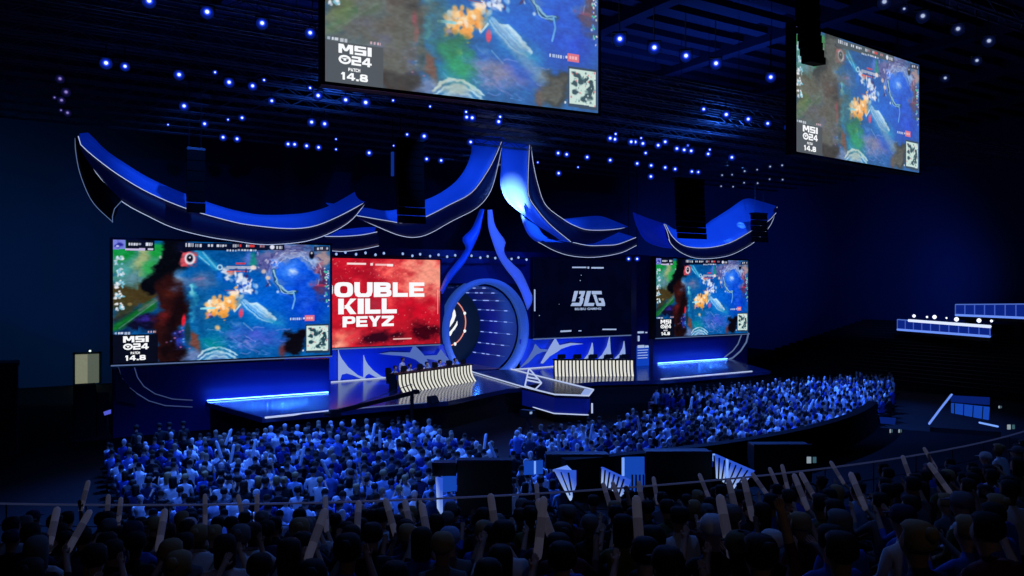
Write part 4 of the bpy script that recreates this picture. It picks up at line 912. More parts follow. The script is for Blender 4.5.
# ---- hanging loudspeaker columns
def array(label, px0, px1, py0, py1, Y, n, bend=.0):
    a, c = PY(px0, py0, Y), PY(px1, py1, Y); W = (Vector((c.x-a.x, 0, 0))).length; H = a.z-c.z
    t = thing('line_array_speaker', label, 'loudspeaker', ((a.x+c.x)/2, Y, c.z)); h = H/n
    for i in range(n):
        u = (n-1-i)/max(1, n-1); y = -bend*(1-u)**2
        b = MB(); z = (n-1-i)*h
        b.prism([(-W/2, y-.25, z+.02), (W/2, y-.25, z+.02), (W/2*.86, y+.35, z+.06), (-W/2*.86, y+.35, z+.06)], (0, 0, h-.04)); o = b.build('cabinet', M['speaker'], t, local=True)
        MB().add([(-W/2*.92, -.26+y, z+.06), (W/2*.92, -.26+y, z+.06), (W/2*.92, -.26+y, z+h-.06), (-W/2*.92, -.26+y, z+h-.06)], [(0, 1, 2, 3)]).build('grille', M['speaker'], o, local=True)
    MB().box2((-W/2, -.3, H), (W/2, .4, H+.12)).build('fly_frame', M['darkmetal'], t, local=True)
    for x in (-W/3, W/3): MB().tube([(x, 0, H+.1), (x, 0, 24-c.z)], .02, 4).build('chain', M['darkmetal'], t, local=True)
    return t
array('black column of hanging loudspeakers in front of the centre-left ribbon', 396, 422, 140, 225, 41.5, 10, .25)
array('black column of hanging loudspeakers left of the cup-shaped right ribbon', 676, 702, 179, 240, 43.0, 10, .25)
array('small black hanging speaker stack crossing the long left ribbon', 186, 204, 150, 214, 40.0, 6, .1)
array('small black hanging speaker stack at the right end of the cup-shaped ribbon', 753, 765, 214, 243, 44.5, 5, .1)
array('black hanging speaker column covering a corner of the right hanging screen', 800, 815, -6, 68, 24.6, 9, .35)
# blue edge tube next to the left column
o = thing('light_tube', 'thin vertical blue light tube left of the hanging loudspeaker column', 'light', PY(392.5, 176, 43.0))
a, c = PY(392.5, 152, 43.0), PY(392.5, 176, 43.0)
MB().tube([c, a], .1, 6).build('tube', glow('dim_blue_tube', (20, 60, 170), .55), o); MB().tube([a, Vector((a.x, a.y, 17.4))], .02, 4).build('cable', M['darkmetal'], o)
# ================================================================== PEOPLE
def sk_mat(name, rgb, r=.75): return surf(name, rgb, r, 0, .15, 8)
SKIN = [sk_mat('skin_light', (205, 160, 135)), sk_mat('skin_tan', (170, 120, 92)), sk_mat('skin_brown', (110, 74, 54))]
SHIRT = {n: sk_mat('cloth_'+n, c) for n, c in (('black', (22, 22, 26)), ('navy', (28, 36, 76)), ('white', (225, 225, 230)), ('grey', (110, 112, 120)), ('blue', (50, 96, 200)), ('pale blue', (150, 180, 225)), ('olive', (104, 100, 56)), ('dark red', (92, 30, 34)), ('mustard', (170, 130, 50)))}
HAIRM = {n: sk_mat('hair_'+n, c) for n, c in (('black', (14, 13, 14)), ('brown', (52, 36, 26)), ('blond', (170, 140, 95)), ('grey', (120, 118, 118)))}
TROUS = sk_mat('trousers_dark', (20, 22, 32))
def skin_body(pose, name, hands=True):
    V = []; E = []; R = []; seg = []
    def add(p, r, par=None, s=0):
        V.append(p); R.append(r if hasattr(r, '__len__') else (r, r)); seg.append(s)
        if par is not None: E.append((par, len(V)-1))
        return len(V)-1
    st = pose.get('stand', False); dz = .40 if st else 0.0; lean = pose.get('lean', .02)
    P = add((0, 0, .56+dz), (.16, .12), None, 2)
    s1 = add((0, lean*.4, .76+dz), (.15, .11), P, 1); s2 = add((0, lean, .98+dz), (.18, .12), s1, 1)
    nk = add((0, lean+.02, 1.14+dz), .062, s2, 1); nb = add((0, lean+.03, 1.20+dz), .058, nk, 0)
    h1 = add((0, lean+.055, 1.27+dz), (.078, .088), nb, 0); h2 = add((0, lean+.055, 1.355+dz), (.09, .105), h1, 0); h3 = add((0, lean+.045, 1.425+dz), (.07, .085), h2, 0)
    add((0, lean+.175, 1.325+dz), .014, h1, 0)
    for s in (-1, 1):
        sh = add((s*.19, lean, 1.07+dz), .066, s2, 1)
        arm = pose['arms'][0 if s < 0 else 1]
        el = add((s*arm[0][0], arm[0][1]+lean, arm[0][2]+dz), .047, sh, 1); wr = add((s*arm[1][0], arm[1][1]+lean, arm[1][2]+dz), .031, el, 0)
        d = (Vector(V[wr])-Vector(V[el])).normalized(); cur = Vector(arm[2]) if len(arm) > 2 else Vector((0, 0, 0))
        pm = add(tuple(Vector(V[wr])+d*.075), (.036, .024), wr, 0)
        if hands:
            side = d.cross(Vector((0, 1, .2))).normalized()*s
            if side.length < .5: side = Vector((1, 0, 0))
            for k, (off, ln) in enumerate(((-.027, .062), (-.009, .075), (.009, .07), (.027, .055))):
                a = Vector(V[pm])+d*.04+side*off; f1 = add(tuple(a), .0105, pm, 0)
                f2 = add(tuple(a+d*ln*.5+cur*.01), .0095, f1, 0); add(tuple(a+d*ln*.8+cur*.03), .008, f2, 0)
            t1 = add(tuple(Vector(V[pm])-d*.02-side*.045), .012, pm, 0); add(tuple(Vector(V[t1])+d*.045-side*.012), .0095, t1, 0)
        hp = add((s*.10, .0, .53+dz), .098, P, 2)
        if st:
            kn = add((s*.11, .03, .49), .066, hp, 2); an = add((s*.12, .0, .09), .042, kn, 2); add((s*.13, .14, .05), .038, an, 2)
        else:
            kn = add((s*.13, .42, .55), .074, hp, 2); an = add((s*.13, .40, .10), .045, kn, 2); add((s*.14, .54, .05), .04, an, 2)
    me = bpy.data.meshes.new(name+'_cage'); me.from_pydata(V, E, []); o = bpy.data.objects.new(name, me); COL.objects.link(o)
    md = o.modifiers.new('Skin', 'SKIN'); md.use_smooth_shade = True
    if not me.skin_vertices: raise RuntimeError('no skin layer')
    for i, sv in enumerate(me.skin_vertices[0].data): sv.radius = R[i]; sv.use_root = (i == 0)
    sb = o.modifiers.new('Sub', 'SUBSURF'); sb.levels = 1; sb.render_levels = 1
    dg = bpy.context.evaluated_depsgraph_get(); out = bpy.data.meshes.new_from_object(o.evaluated_get(dg))
    bpy.data.objects.remove(o)
    VV = np.array(V); sg = np.array(seg)
    # nearest skeleton bone decides skin / shirt / trousers
    cen = np.array([p.center[:] for p in out.polygons]); best = np.full(len(cen), 1e9); idx = np.zeros(len(cen), int)
    for a, b in E:
        A, B_ = VV[a], VV[b]; d = B_-A; t = np.clip(((cen-A)@d)/(d@d+1e-9), 0, 1); q = np.linalg.norm(cen-A-t[:, None]*d, axis=1)
        mi = sg[b] if sg[a] == sg[b] else np.where(t > .5, sg[b], sg[a]); m = q < best; best = np.where(m, q, best); idx = np.where(m, mi, idx)
    out.materials.clear()
    for m in (SKIN[0], SHIRT['navy'], TROUS): out.materials.append(m)
    out.polygons.foreach_set('material_index', idx.astype(np.int32)); out.polygons.foreach_set('use_smooth', [True]*len(out.polygons)); out.name = name
    return out
DOWN = ((.25, .02, .84), (.17, .28, .70)); UP = ((.30, .12, 1.22), (.24, .16, 1.50)); FWD = ((.24, .20, .90), (.12, .42, 1.12)); OUT = ((.34, .05, .92), (.40, .26, 1.12))
STD = ((.27, -.02, .82), (.27, .05, .58))
POSES = {'with hands in lap': dict(arms=(DOWN, DOWN)), 'raising both arms': dict(arms=(UP, UP)), 'raising one arm': dict(arms=(DOWN, UP)),
         'holding hands up front': dict(arms=(FWD, FWD), lean=.05), 'leaning forward': dict(arms=(DOWN, OUT), lean=.16), 'standing': dict(arms=(STD, STD), stand=True)}
BODY = {k: skin_body(v, 'person_body') for k, v in POSES.items()}
def hair_mesh(kind):
    # shell of hair round the back and top of the skull (head centre at 0,0,0; face to +Y)
    b = MB(); n = 14; rows = []
    rr = {'short': (-.02, .5), 'long': (-.18, .35), 'bun': (-.03, .45), 'cap': (.0, 1.0)}[kind]
    prof = [(.04, .122), (.075, .112), (.1, .085), (.113, .045), (.115, 0), (.108, rr[0]-.01), (.085, rr[0]-.035)]
    b.lathe([(r, z) for r, z in prof][::-1], n=n, sy=1.12)
    for i, v in enumerate(b.v):
        x, y, z = v
        if y > .05 and z < .05 and kind != 'cap': b.v[i] = (x*.8, y*.35+.02, z)
    if kind == 'cap': b.add([(-.08, .08, .02), (.08, .08, .02), (.07, .2, .0), (-.07, .2, .0), (-.08, .08, .035), (.08, .08, .035), (.07, .2, .012), (-.07, .2, .012)], [(3, 2, 1, 0), (4, 5, 6, 7), (0, 1, 5, 4), (1, 2, 6, 5), (2, 3, 7, 6), (3, 0, 4, 7)])
    if kind == 'bun': b.lathe([(.02, -.05), (.045, -.02), (.05, .01), (.03, .045), (.01, .05)], (0, -.12, .06), 10)
    return b.mesh(kind+'_hair', HAIRM['black'], True)
HAIR = {k: hair_mesh(k) for k in ('short', 'long', 'bun', 'cap')}
def person(name, label, group, pos, rz, pose, shirt, hair, hairc, skin=0, sc=1.0):
    t = thing(name, label, 'person', pos, rz, group)
    o = link('body', BODY[pose], t)
    for i, m in enumerate((SKIN[skin], SHIRT[shirt], TROUS)): o.material_slots[i].link = 'OBJECT'; o.material_slots[i].material = m
    if hair != 'bald':
        h = link('cap' if hair == 'cap' else 'hair', HAIR[hair], t); p = POSES[pose]
        h.location = (0, p.get('lean', .02)+.04, 1.352+(.40 if p.get('stand') else 0))
        h.material_slots[0].link = 'OBJECT'; h.material_slots[0].material = SHIRT[hairc] if hair == 'cap' else HAIRM[hairc]
    t.scale = (sc, sc, sc)
    return t
# ---- players behind the desks
PM = [(t, W, rz) for t, W, rz in DESKS]
chairm = surf('gaming_chair_black', (16, 16, 20), .5)
def chair_meshes():
    a = MB().box((0, .02, .45), (.5, .5, .1)).mesh('seat', chairm)
    b = MB(); b.strip([(-.24, .27, .5), (-.26, .33, .9), (-.2, .4, 1.3)], [(.24, .27, .5), (.26, .33, .9), (.2, .4, 1.3)], cross=2); bm2 = b.mesh('backrest', chairm)
    c = MB(); c.tube([(0, 0, .1), (0, 0, .42)], .03, 6)
    for k in range(5): c.beam((0, 0, .1), (.3*math.cos(k*1.257), .3*math.sin(k*1.257), .05), .05, .04)
    return a, bm2, c.mesh('base', M['black'])
CH = chair_meshes()
monm = MB(); monm.box((0, 0, .22), (.5, .04, .28)); mon_a = monm.mesh('monitor_back', M['black'])
mons = MB(); mons.box((0, .025, .22), (.47, .012, .25)); mon_b = mons.mesh('monitor_display', glow('monitor_glow', (120, 160, 235), 1.0))
monf = MB(); monf.box((0, .03, .012), (.26, .2, .024)); monf.box((0, .03, .1), (.05, .04, .2)); mon_c = monf.mesh('monitor_stand', M['darkmetal'])
side = ['left', 'right']; teamc = ['black', 'navy']
for di, (t, W, rz) in enumerate(PM):
    for i in range(5):
        u = (i+.5)/5; off = Vector((math.cos(rz)*W*u-math.sin(rz)*.98, math.sin(rz)*W*u+math.cos(rz)*.98, 0)); p = t.location+off
        c = thing('gaming_chair', '%s black high-backed gaming chair from the left at the %s player desk' % (nth(i), side[di]), 'chair', p, rz, 'gaming chairs at the player desks')
        link('seat', CH[0], c); k = link('backrest', CH[1], c); k.modifiers.new('S', 'SOLIDIFY').thickness = .07; link('base', CH[2], c)
        pose = 'holding hands up front' if i % 2 else 'leaning forward'
        q = person('player', '%s player from the left seated behind the %s striped desk, %s jersey' % (nth(i), side[di], 'white' if di == 0 else 'navy'), 'players at the desks', p+Vector((0, 0, .0)), rz+PI, pose, 'white' if di == 0 else 'navy', 'short', 'black', 0, 1.0 if di == 0 else .93)
        off2 = Vector((math.cos(rz)*W*u-math.sin(rz)*.12, math.sin(rz)*W*u+math.cos(rz)*.12, 0))
        m = thing('monitor', '%s small monitor from the left on the %s player desk' % (nth(i), side[di]), 'monitor', t.location+off2+Vector((0, 0, 1.07 if di == 0 else 1.1)), rz, 'monitors on the player desks')
        link('monitor_back', mon_a, m); link('display', mon_b, m); link('stand', mon_c, m)
# extra people on stage: host near the left desk end and crew
person('person', 'person in white shirt standing behind the left end of the left player desk', None, (19.95, 44.3, SZ), 3.6, 'standing', 'white', 'short', 'black', 0, .97)
for i, (x, y) in enumerate(((137, 418), (160, 417), (170, 417), (184, 416))):
    p = PY(x, y, 35.9); person('person', nth(i)+' dark crew member from the left, standing before the left stage end', 'crew at the left stage end', (p.x, p.y, 0), .4, 'standing', 'black', 'short', 'black', 0, 1.0)
# ---- spectators on the near tier
random.seed(23)
stick_mat = surf('inflatable_white_glow', (205, 200, 200), .4, emit=(112, 110, 135), es=.13)  # faint emission added so tubes and bands look pale in the dark
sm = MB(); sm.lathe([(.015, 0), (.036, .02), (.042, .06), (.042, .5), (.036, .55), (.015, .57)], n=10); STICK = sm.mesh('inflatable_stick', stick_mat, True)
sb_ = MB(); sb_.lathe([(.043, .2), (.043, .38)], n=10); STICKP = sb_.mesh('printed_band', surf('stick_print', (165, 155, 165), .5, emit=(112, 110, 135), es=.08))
SEATS = []   # (k, angle, occupied)
def seat_pos(k, a): return ringpt(R0+TREAD*k+.44, a, ZF0+RISE*k)
def row_of(px, py, zoff, zg=None):
    # row and angle whose point zoff above the row floor projects to px, py, at about distance zg
    best = None
    for k in range(14):
        for i in range(400):
            a = AA0+(AA1-AA0)*i/400; q = seat_pos(k, a)+Vector((0, 0, zoff)); u, v, d = proj(q)
            if d < 2: continue
            e = (u-px)**2*4+(v-py)**2+(0 if zg is None else (60*math.log(d/zg))**2)
            if best is None or e < best[0]: best = (e, k, a)
    return best[1], best[2]
def dist_for(x, y):
    z = 16 if y < 507 else (13 if y < 521 else (10.5 if y < 537 else 7.6))
    return z*(1+.35*max(0, (x-650)/374.0))
taken = {}
def free(k, a, gap=.5):
    r = R0+TREAD*k
    return all(abs(a-b)*r > gap for b in taken.get(k, []))
SP = []      # spectators to build: k, a, pose, shirt, hair, hairc, skin, sc, extra
STK = [((30, 545), 2), ((99, 513), 2), ((244, 514), 2), ((61, 499), 1), ((136, 549), 1), ((343, 536), 1), ((314, 527), 1), ((289, 553), 1), ((406, 533), 2), ((417, 538), 1), ((630, 510), 2), ((663, 503), 1), ((651, 519), 1), ((567, 556), 2), ((655, 563), 1), ((763, 524), 2), ((747, 552), 1), ((799, 483), 2), ((781, 500), 1), ((888, 520), 1), ((954, 462), 1), ((835, 509), 1), ((823, 522), 1), ((973, 511), 1), ((720, 500), 1), ((540, 503), 1), ((500, 540), 1), ((930, 500), 1), ((860, 492), 1), ((190, 520), 1)]
for (x, y), n in STK:
    k, a, ps = min((row_of(x, y, zo, dist_for(x, y))+(zo,) for zo in (1.72, 1.36)), key=lambda t: abs(proj(seat_pos(t[0], t[1])+Vector((0, 0, t[2])))[1]-y))
    if not free(k, a, .42): a += .5/(R0+TREAD*k)
    taken.setdefault(k, []).append(a)
    SP.append([k, a, ('raising both arms' if n == 2 else 'raising one arm') if ps > 1.5 else 'holding hands up front', random.choice(['black', 'navy', 'white', 'grey', 'blue']), random.choice(['short', 'short', 'long', 'bun']), random.choice(['black', 'black', 'brown']), random.choice([0, 0, 1, 2]), 1.0, n])
NOTE = [((305, 541), 'pale blue', 'short', 'black'), ((402, 535), 'grey', 'cap', 'pale blue'), ((486, 527), 'blue', 'long', 'blond'), ((222, 541), 'white', 'long', 'brown'), ((60, 545), 'mustard', 'short', 'black'), ((785, 552), 'blue', 'short', 'black'), ((726, 543), 'black', 'long', 'brown'), ((690, 557), 'olive', 'cap', 'olive'), ((326, 509), 'mustard', 'bun', 'black'), ((366, 508), 'mustard', 'short', 'black'), ((90, 553), 'blue', 'short', 'brown'), ((545, 531), 'navy', 'long', 'black'), ((618, 515), 'black', 'short', 'black'), ((915, 520), 'blue', 'short', 'brown'), ((862, 498), 'pale blue', 'short', 'black'), ((570, 560), 'mustard', 'short', 'black'), ((800, 500), 'blue', 'short', 'black'), ((838, 505), 'blue', 'long', 'blond'), ((1000, 545), 'blue', 'short', 'black'), ((185, 524), 'olive', 'short', 'brown')]
for (x, y), sh, h, hc in NOTE:
    k, a = row_of(x, y, 1.36, dist_for(x, y+10))
    if not free(k, a, .4): a += .45/(R0+TREAD*k)
    taken.setdefault(k, []).append(a)
    SP.append([k, a, random.choice(['with hands in lap', 'holding hands up front']), sh, h, hc, 0, 1.0, 0])
for k in range(0, 12):
    r = R0+TREAD*k; a = AA0
    while a < AA1:
        a += random.uniform(.56, .74)/r
        q = seat_pos(k, a)+Vector((0, 0, 1.3)); u, v, d = proj(q)
        if d < 3.5 or u < -14 or u > 1038 or v > 585: continue
        if random.random() > (.86 if k < 6 else .66) or not free(k, a): continue
        taken.setdefault(k, []).append(a)
        SP.append([k, a, random.choice(['with hands in lap', 'with hands in lap', 'holding hands up front', 'leaning forward', 'with hands in lap', 'raising one arm' if random.random() < .3 else 'leaning forward']),
                   random.choice(['black', 'black', 'navy', 'navy', 'grey', 'white', 'blue', 'dark red', 'olive']), random.choice(['short', 'short', 'short', 'long', 'bun', 'cap']), None, random.choice([0, 0, 1, 2]), random.uniform(.94, 1.06), 0])
SP.sort(key=lambda s: (s[0], s[1]))
cnt = {}; NF = 0; sticks = []
for s in SP:
    k, a, pose, shirt, hair, hc, skin, sc, n = s
    if hc is None: hc = random.choice(['black', 'navy', 'white', 'grey']) if hair == 'cap' else random.choice(['black', 'black', 'black', 'brown', 'brown', 'blond', 'grey'])
    i = cnt.get(k, 0); cnt[k] = i+1; NF += 1
    w = {0: {'with hands in lap': 'hands in lap', 'leaning forward': 'one arm out', 'holding hands up front': 'hands raised in front', 'raising one arm': 'one arm up', 'raising both arms': 'arms up'}[pose], 1: 'lifting a white stick', 2: 'lifting two white sticks'}[n]
    hd = {'short': hc+' hair', 'long': 'long '+hc+' hair', 'bun': hc+' hair bun', 'cap': hc+' cap'}[hair]
    lab = '%s top, %s, %s, %s from left, %s near-tier row' % (shirt, hd, w, nth(i), nth(k))
    q = seat_pos(k, a); face = a+random.uniform(-.12, .12) if n == 0 else a
    q.z += 0
    t = person('spectator', lab, 'spectators on the near tier', q, face, pose, shirt, hair, hc, skin, sc)
    for j in range(n):
        sx = -1 if (n == 2 and j == 0) else 1
        lp = Vector((sx*.24, .17, 1.46)) if 'raising' in pose else Vector((sx*.105, .47, 1.12)); lp.rotate(Euler((0, 0, face))); hp = q+lp*sc
        tilt = Euler((random.uniform(-.8, -.3), random.uniform(-.05, .35)*(1 if random.random() < .5 else -1), face))
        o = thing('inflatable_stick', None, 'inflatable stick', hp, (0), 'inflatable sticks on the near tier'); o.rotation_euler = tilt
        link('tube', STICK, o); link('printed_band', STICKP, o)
        sticks.append((o, hp.copy(), k, i, j, n))
for o, hp, k, i, j, n in sticks:
    o['label'] = 'white inflatable stick %sheld by %s spectator from left, %s near-tier row' % ('' if n == 1 else ('left of two, ' if j == 0 else 'right of two, '), nth(i), nth(k))
# ---- floor audience: nearest ones are individuals, the rest one crowd
def low_person():
    b = MB(); n = 8
    prof = [(.17, .45), (.19, .55), (.17, .75), (.21, .95), (.2, 1.05), (.1, 1.13), (.055, 1.17), (.085, 1.23), (.105, 1.32), (.09, 1.4), (.04, 1.44)]
    b.lathe(prof, n=n, sy=.7)
    for s in (-1, 1):
        b.tube([(s*.2, 0, 1.05), (s*.27, .08, .82), (s*.15, .26, .72)], .055, 5)
        b.tube([(s*.1, .05, .52), (s*.12, .42, .52), (s*.12, .42, .05)], .08, 5)
    v = np.array(b.v); part = np.where(v[:, 2] > 1.15, 1, 0); return v, b.f, part
LPV, LPF, LPP = low_person()
HEADTOP = LPV[:, 2] > 1.3
SHC = np.array([lin(c) for c in ((240, 242, 248), (190, 205, 235), (96, 126, 200), (44, 60, 130), (20, 22, 30), (14, 14, 20), (12, 12, 16), (66, 76, 105), (245, 245, 250), (34, 54, 130))])
floor_seats = []
def fill(x0, x1, y0f, y1f, seed):
    r = random.Random(seed); y = 19.0; row = 0
    while y < 37:
        x = x0
        while x < x1:
            x += r.uniform(.5, .64)
            if y0f(x) < y < y1f(x) and r.random() < .93: floor_seats.append((x, y+r.uniform(-.1, .1), r.uniform(-.2, .2), r.uniform(.94, 1.08), r.randrange(10), row))
        y += .86; row += 1
random.seed(31)
inb = lambda x, y: (Vector((x, y, 0))-BC).length < 26.0
fill(2.6, 15.6, lambda x: 19, lambda x: 35.4-.25*max(0, x-13), 3)
fill(17.6, 54, lambda x: 19 if x < 40 else 26+(x-40)*.3, lambda x: 29.5+(x-20)*.12 if x < 32.5 else 36.3-(x-33)*.05, 4)
def tgt(x, y): return math.atan2(-(29-x)*.35, 44-y)
kept = []
for s in floor_seats:
    u, v, d = proj((s[0], s[1], 1.2))
    rr_ = (Vector((s[0], s[1], 0))-BC).length
    if u < 60 or u > 893 or (u > 862 and v > 404): continue
    if u > 425 and rr_ > 26.0 and s[0] < 36: continue
    if u <= 425 and rr_ > 32: continue
    kept.append((d, u, v)+s)
kept.sort(key=lambda t: t[0])
nind = max(0, 300-NF-15)
def visible(t): return not (t[2] > 496 and t[1] < 480)
near = [t for t in kept if visible(t)][:nind]; ns = set(id(t) for t in near); far = [t for t in kept if id(t) not in ns]
print('near tier people', NF, 'floor individuals', len(near), 'floor crowd', len(far), 'sticks', len(sticks))
names10 = ['white', 'pale blue', 'pale blue', 'navy', 'black', 'black', 'black', 'grey', 'white', 'blue']
def grp(t): return 'left' if t[3] < 16.6 else 'right'
cnt2 = {}
for t in sorted(near, key=lambda t: (grp(t), t[8], t[3])):
    d, u, v, x, y, rz, sc, ci, row = t
    kk = (grp(t), row); i = cnt2.get(kk, 0); cnt2[kk] = i+1
    rows_ = sorted(set(q[8] for q in near if grp(q) == grp(t)))
    person('spectator', '%s top, %s from left in %s nearest seat row of %s floor audience' % (names10[ci], nth(i), nth(rows_.index(row)), grp(t)), 'floor spectators nearest the near tier', (x, y, 0), tgt(x, y)+rz, random.choice(['with hands in lap', 'with hands in lap', 'holding hands up front', 'raising one arm' if random.random() < .4 else 'leaning forward']), names10[ci], random.choice(['short', 'short', 'long', 'bun']), random.choice(['black', 'black', 'brown', 'blond']), 0, sc)
def mass(name, L, label):
    nv = len(LPV); vs = np.zeros((len(L)*nv, 3)); col = np.ones((len(L)*nv, 4)); fs = []
    r = random.Random(5)
    for i, (d, u, v, x, y, rz, sc, ci, row) in enumerate(L):
        a = tgt(x, y)+rz; c, s_ = math.cos(a), math.sin(a); P = LPV*sc
        vs[i*nv:(i+1)*nv, 0] = x+P[:, 0]*c-P[:, 1]*s_; vs[i*nv:(i+1)*nv, 1] = y+P[:, 0]*s_+P[:, 1]*c; vs[i*nv:(i+1)*nv, 2] = P[:, 2]
        hairc = lin(r.choice([(20, 18, 20), (30, 24, 22), (60, 44, 34), (150, 130, 110), (210, 200, 200)]))
        cc = np.where(LPP[:, None] == 1, np.array(lin((200, 165, 145)))[None, :], SHC[ci][None, :]); cc = np.where(HEADTOP[:, None], np.array(hairc)[None, :], cc)
        col[i*nv:(i+1)*nv, :3] = cc
        fs += [tuple(k+i*nv for k in f) for f in LPF]
    me = bpy.data.meshes.new(name); me.from_pydata(vs.tolist(), [], fs); me.polygons.foreach_set('use_smooth', [True]*len(fs))
    at = me.color_attributes.new('Col', 'FLOAT_COLOR', 'POINT'); at.data.foreach_set('color', col.reshape(-1).astype(np.float32))
    me.materials.append(attr_surf('crowd_cloth')); me.update()
    return tag(link(name, me), label, 'crowd', None, 'stuff')
mass('crowd', far, 'blue-lit mass of spectators filling the arena floor before the stage')
# raised white sticks in the floor crowd
o = None
fl_st = [(222, 452, 459), (230, 452, 464), (225, 440, 446), (252, 448, 458), (300, 455, 466), (372, 424, 440), (380, 440, 448), (484, 440, 452), (496, 449, 459), (560, 440, 452), (808, 398, 412), (690, 404, 410), (330, 466, 478), (590, 428, 440), (640, 420, 430)]
smg = surf('floor_stick_white', (225, 230, 245), .4)
fsm = MB(); fsm.lathe([(.02, 0), (.055, .03), (.06, .08), (.06, .6), (.05, .66), (.02, .69)], n=8); FST = fsm.mesh('inflatable_stick', smg, True)
for i, (x, y0, y1) in enumerate(sorted(fl_st)):
    p = PH(x, y1, 1.35)
    o = link('inflatable_stick', FST); o.location = p; o.rotation_euler = (random.uniform(-.3, .3), random.uniform(-.5, .5), 0)
    tag(o, nth(i)+' thin white stick from left raised above the floor audience', 'inflatable stick', 'sticks raised in the floor audience')
# low bench rows under the floor audience
b = MB(); seen = {}
for t in kept: seen.setdefault((grp(t), t[8]), []).append(t)
for kk, L in seen.items():
    y = sum(t[4] for t in L)/len(L); xs = sorted(t[3] for t in L); st_ = xs[0]; pv = xs[0]
    for x in xs[1:]+[1e9]:
        if x-pv > 1.6: b.box2((st_-.3, y-.2, .32), (pv+.3, y+.2, .42)); b.box2((st_-.2, y-.05, 0), (st_-.1, y+.05, .32)); b.box2((pv+.1, y-.05, 0), (pv+.2, y+.05, .32)); st_ = x
        pv = x
struct(b.build('trim_floor_seating', M['black']))
# ================================================================== STAIRWELLS, BOXES, BALCONIES, CAMERA CRANE
edge = glow('glass_edge_light', (120, 165, 255), 1.0); pale = glow('lit_glass_pale', (110, 150, 250), .95); deepb = glow('lit_glass_deep', (22, 74, 190), .8); deepb2 = glow('lit_glass_dim', (10, 36, 120), .7)
def quadpanel(parent, name, tl, tr, br, bl, zl, zr, mat, th=.06, bars=0, barmat=None):
    A, B_, C_, D = atz(*tl, zl), atz(*tr, zr), atz(*br, zr), atz(*bl, zl)
    n = (B_-A).cross(D-A).normalized()*th
    o = MB().prism([A, B_, C_, D], n).build(name, mat, parent)
    for i in range(bars):
        t = (i+.5)/bars; a = A.lerp(B_, t); d = D.lerp(C_, t)
        MB().beam(a-n*1.2, d-n*1.2, .035, .035).build('post', barmat or M['black'], parent)
    return o
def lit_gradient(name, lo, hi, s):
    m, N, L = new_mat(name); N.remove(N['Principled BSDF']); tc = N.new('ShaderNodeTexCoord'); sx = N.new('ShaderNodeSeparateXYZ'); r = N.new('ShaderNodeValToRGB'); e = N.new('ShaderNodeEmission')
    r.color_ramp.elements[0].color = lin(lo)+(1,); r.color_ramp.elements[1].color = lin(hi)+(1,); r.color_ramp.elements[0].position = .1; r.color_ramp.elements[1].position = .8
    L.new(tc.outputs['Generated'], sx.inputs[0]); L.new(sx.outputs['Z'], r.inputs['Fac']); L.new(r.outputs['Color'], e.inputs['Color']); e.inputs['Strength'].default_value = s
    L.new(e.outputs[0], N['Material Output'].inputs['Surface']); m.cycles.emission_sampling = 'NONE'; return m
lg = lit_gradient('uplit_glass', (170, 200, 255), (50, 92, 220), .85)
def stair(label, px, py, z): return thing('stairwell', label, 'stairwell', Vector(atz(px, py, z)))
s = stair('narrow blue-lit stairwell left, beside a dark parapet box', 440, 508, 21)
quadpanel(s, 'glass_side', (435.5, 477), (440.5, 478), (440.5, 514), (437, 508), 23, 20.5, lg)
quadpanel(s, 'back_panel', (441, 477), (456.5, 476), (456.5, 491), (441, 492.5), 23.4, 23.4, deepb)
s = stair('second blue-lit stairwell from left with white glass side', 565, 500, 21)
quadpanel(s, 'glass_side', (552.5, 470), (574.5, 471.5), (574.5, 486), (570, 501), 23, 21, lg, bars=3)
quadpanel(s, 'glass_side', (553, 471), (566, 467), (575, 476), (566, 480), 23.3, 22, pale)
quadpanel(s, 'back_panel', (524, 461.5), (543, 460.5), (543, 474), (524, 475), 23.8, 23.8, deepb); quadpanel(s, 'lit_post', (534, 461.5), (536, 461.5), (536, 474), (534, 474), 23.6, 23.6, edge)
s = stair('wide third blue-lit stairwell with bright glass balustrade and back wall', 622, 498, 21)
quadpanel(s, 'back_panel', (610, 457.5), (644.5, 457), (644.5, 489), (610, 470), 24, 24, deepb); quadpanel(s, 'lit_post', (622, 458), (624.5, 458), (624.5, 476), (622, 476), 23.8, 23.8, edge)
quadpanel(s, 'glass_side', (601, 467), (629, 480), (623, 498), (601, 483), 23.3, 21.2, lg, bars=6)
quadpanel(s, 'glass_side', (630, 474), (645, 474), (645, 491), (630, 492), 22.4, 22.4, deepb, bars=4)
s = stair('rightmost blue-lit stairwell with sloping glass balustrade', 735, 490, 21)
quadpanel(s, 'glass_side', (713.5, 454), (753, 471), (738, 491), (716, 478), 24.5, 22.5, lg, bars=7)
quadpanel(s, 'lit_post', (713, 454), (715, 454), (715, 462), (713, 461), 24.4, 24.4, edge); quadpanel(s, 'lit_post', (726.5, 459), (728.5, 460), (728.5, 480), (726.5, 479), 23.4, 23.4, edge)
quadpanel(s, 'back_panel', (694, 460), (713, 462), (713, 467), (700, 466), 24.8, 24.8, deepb2)
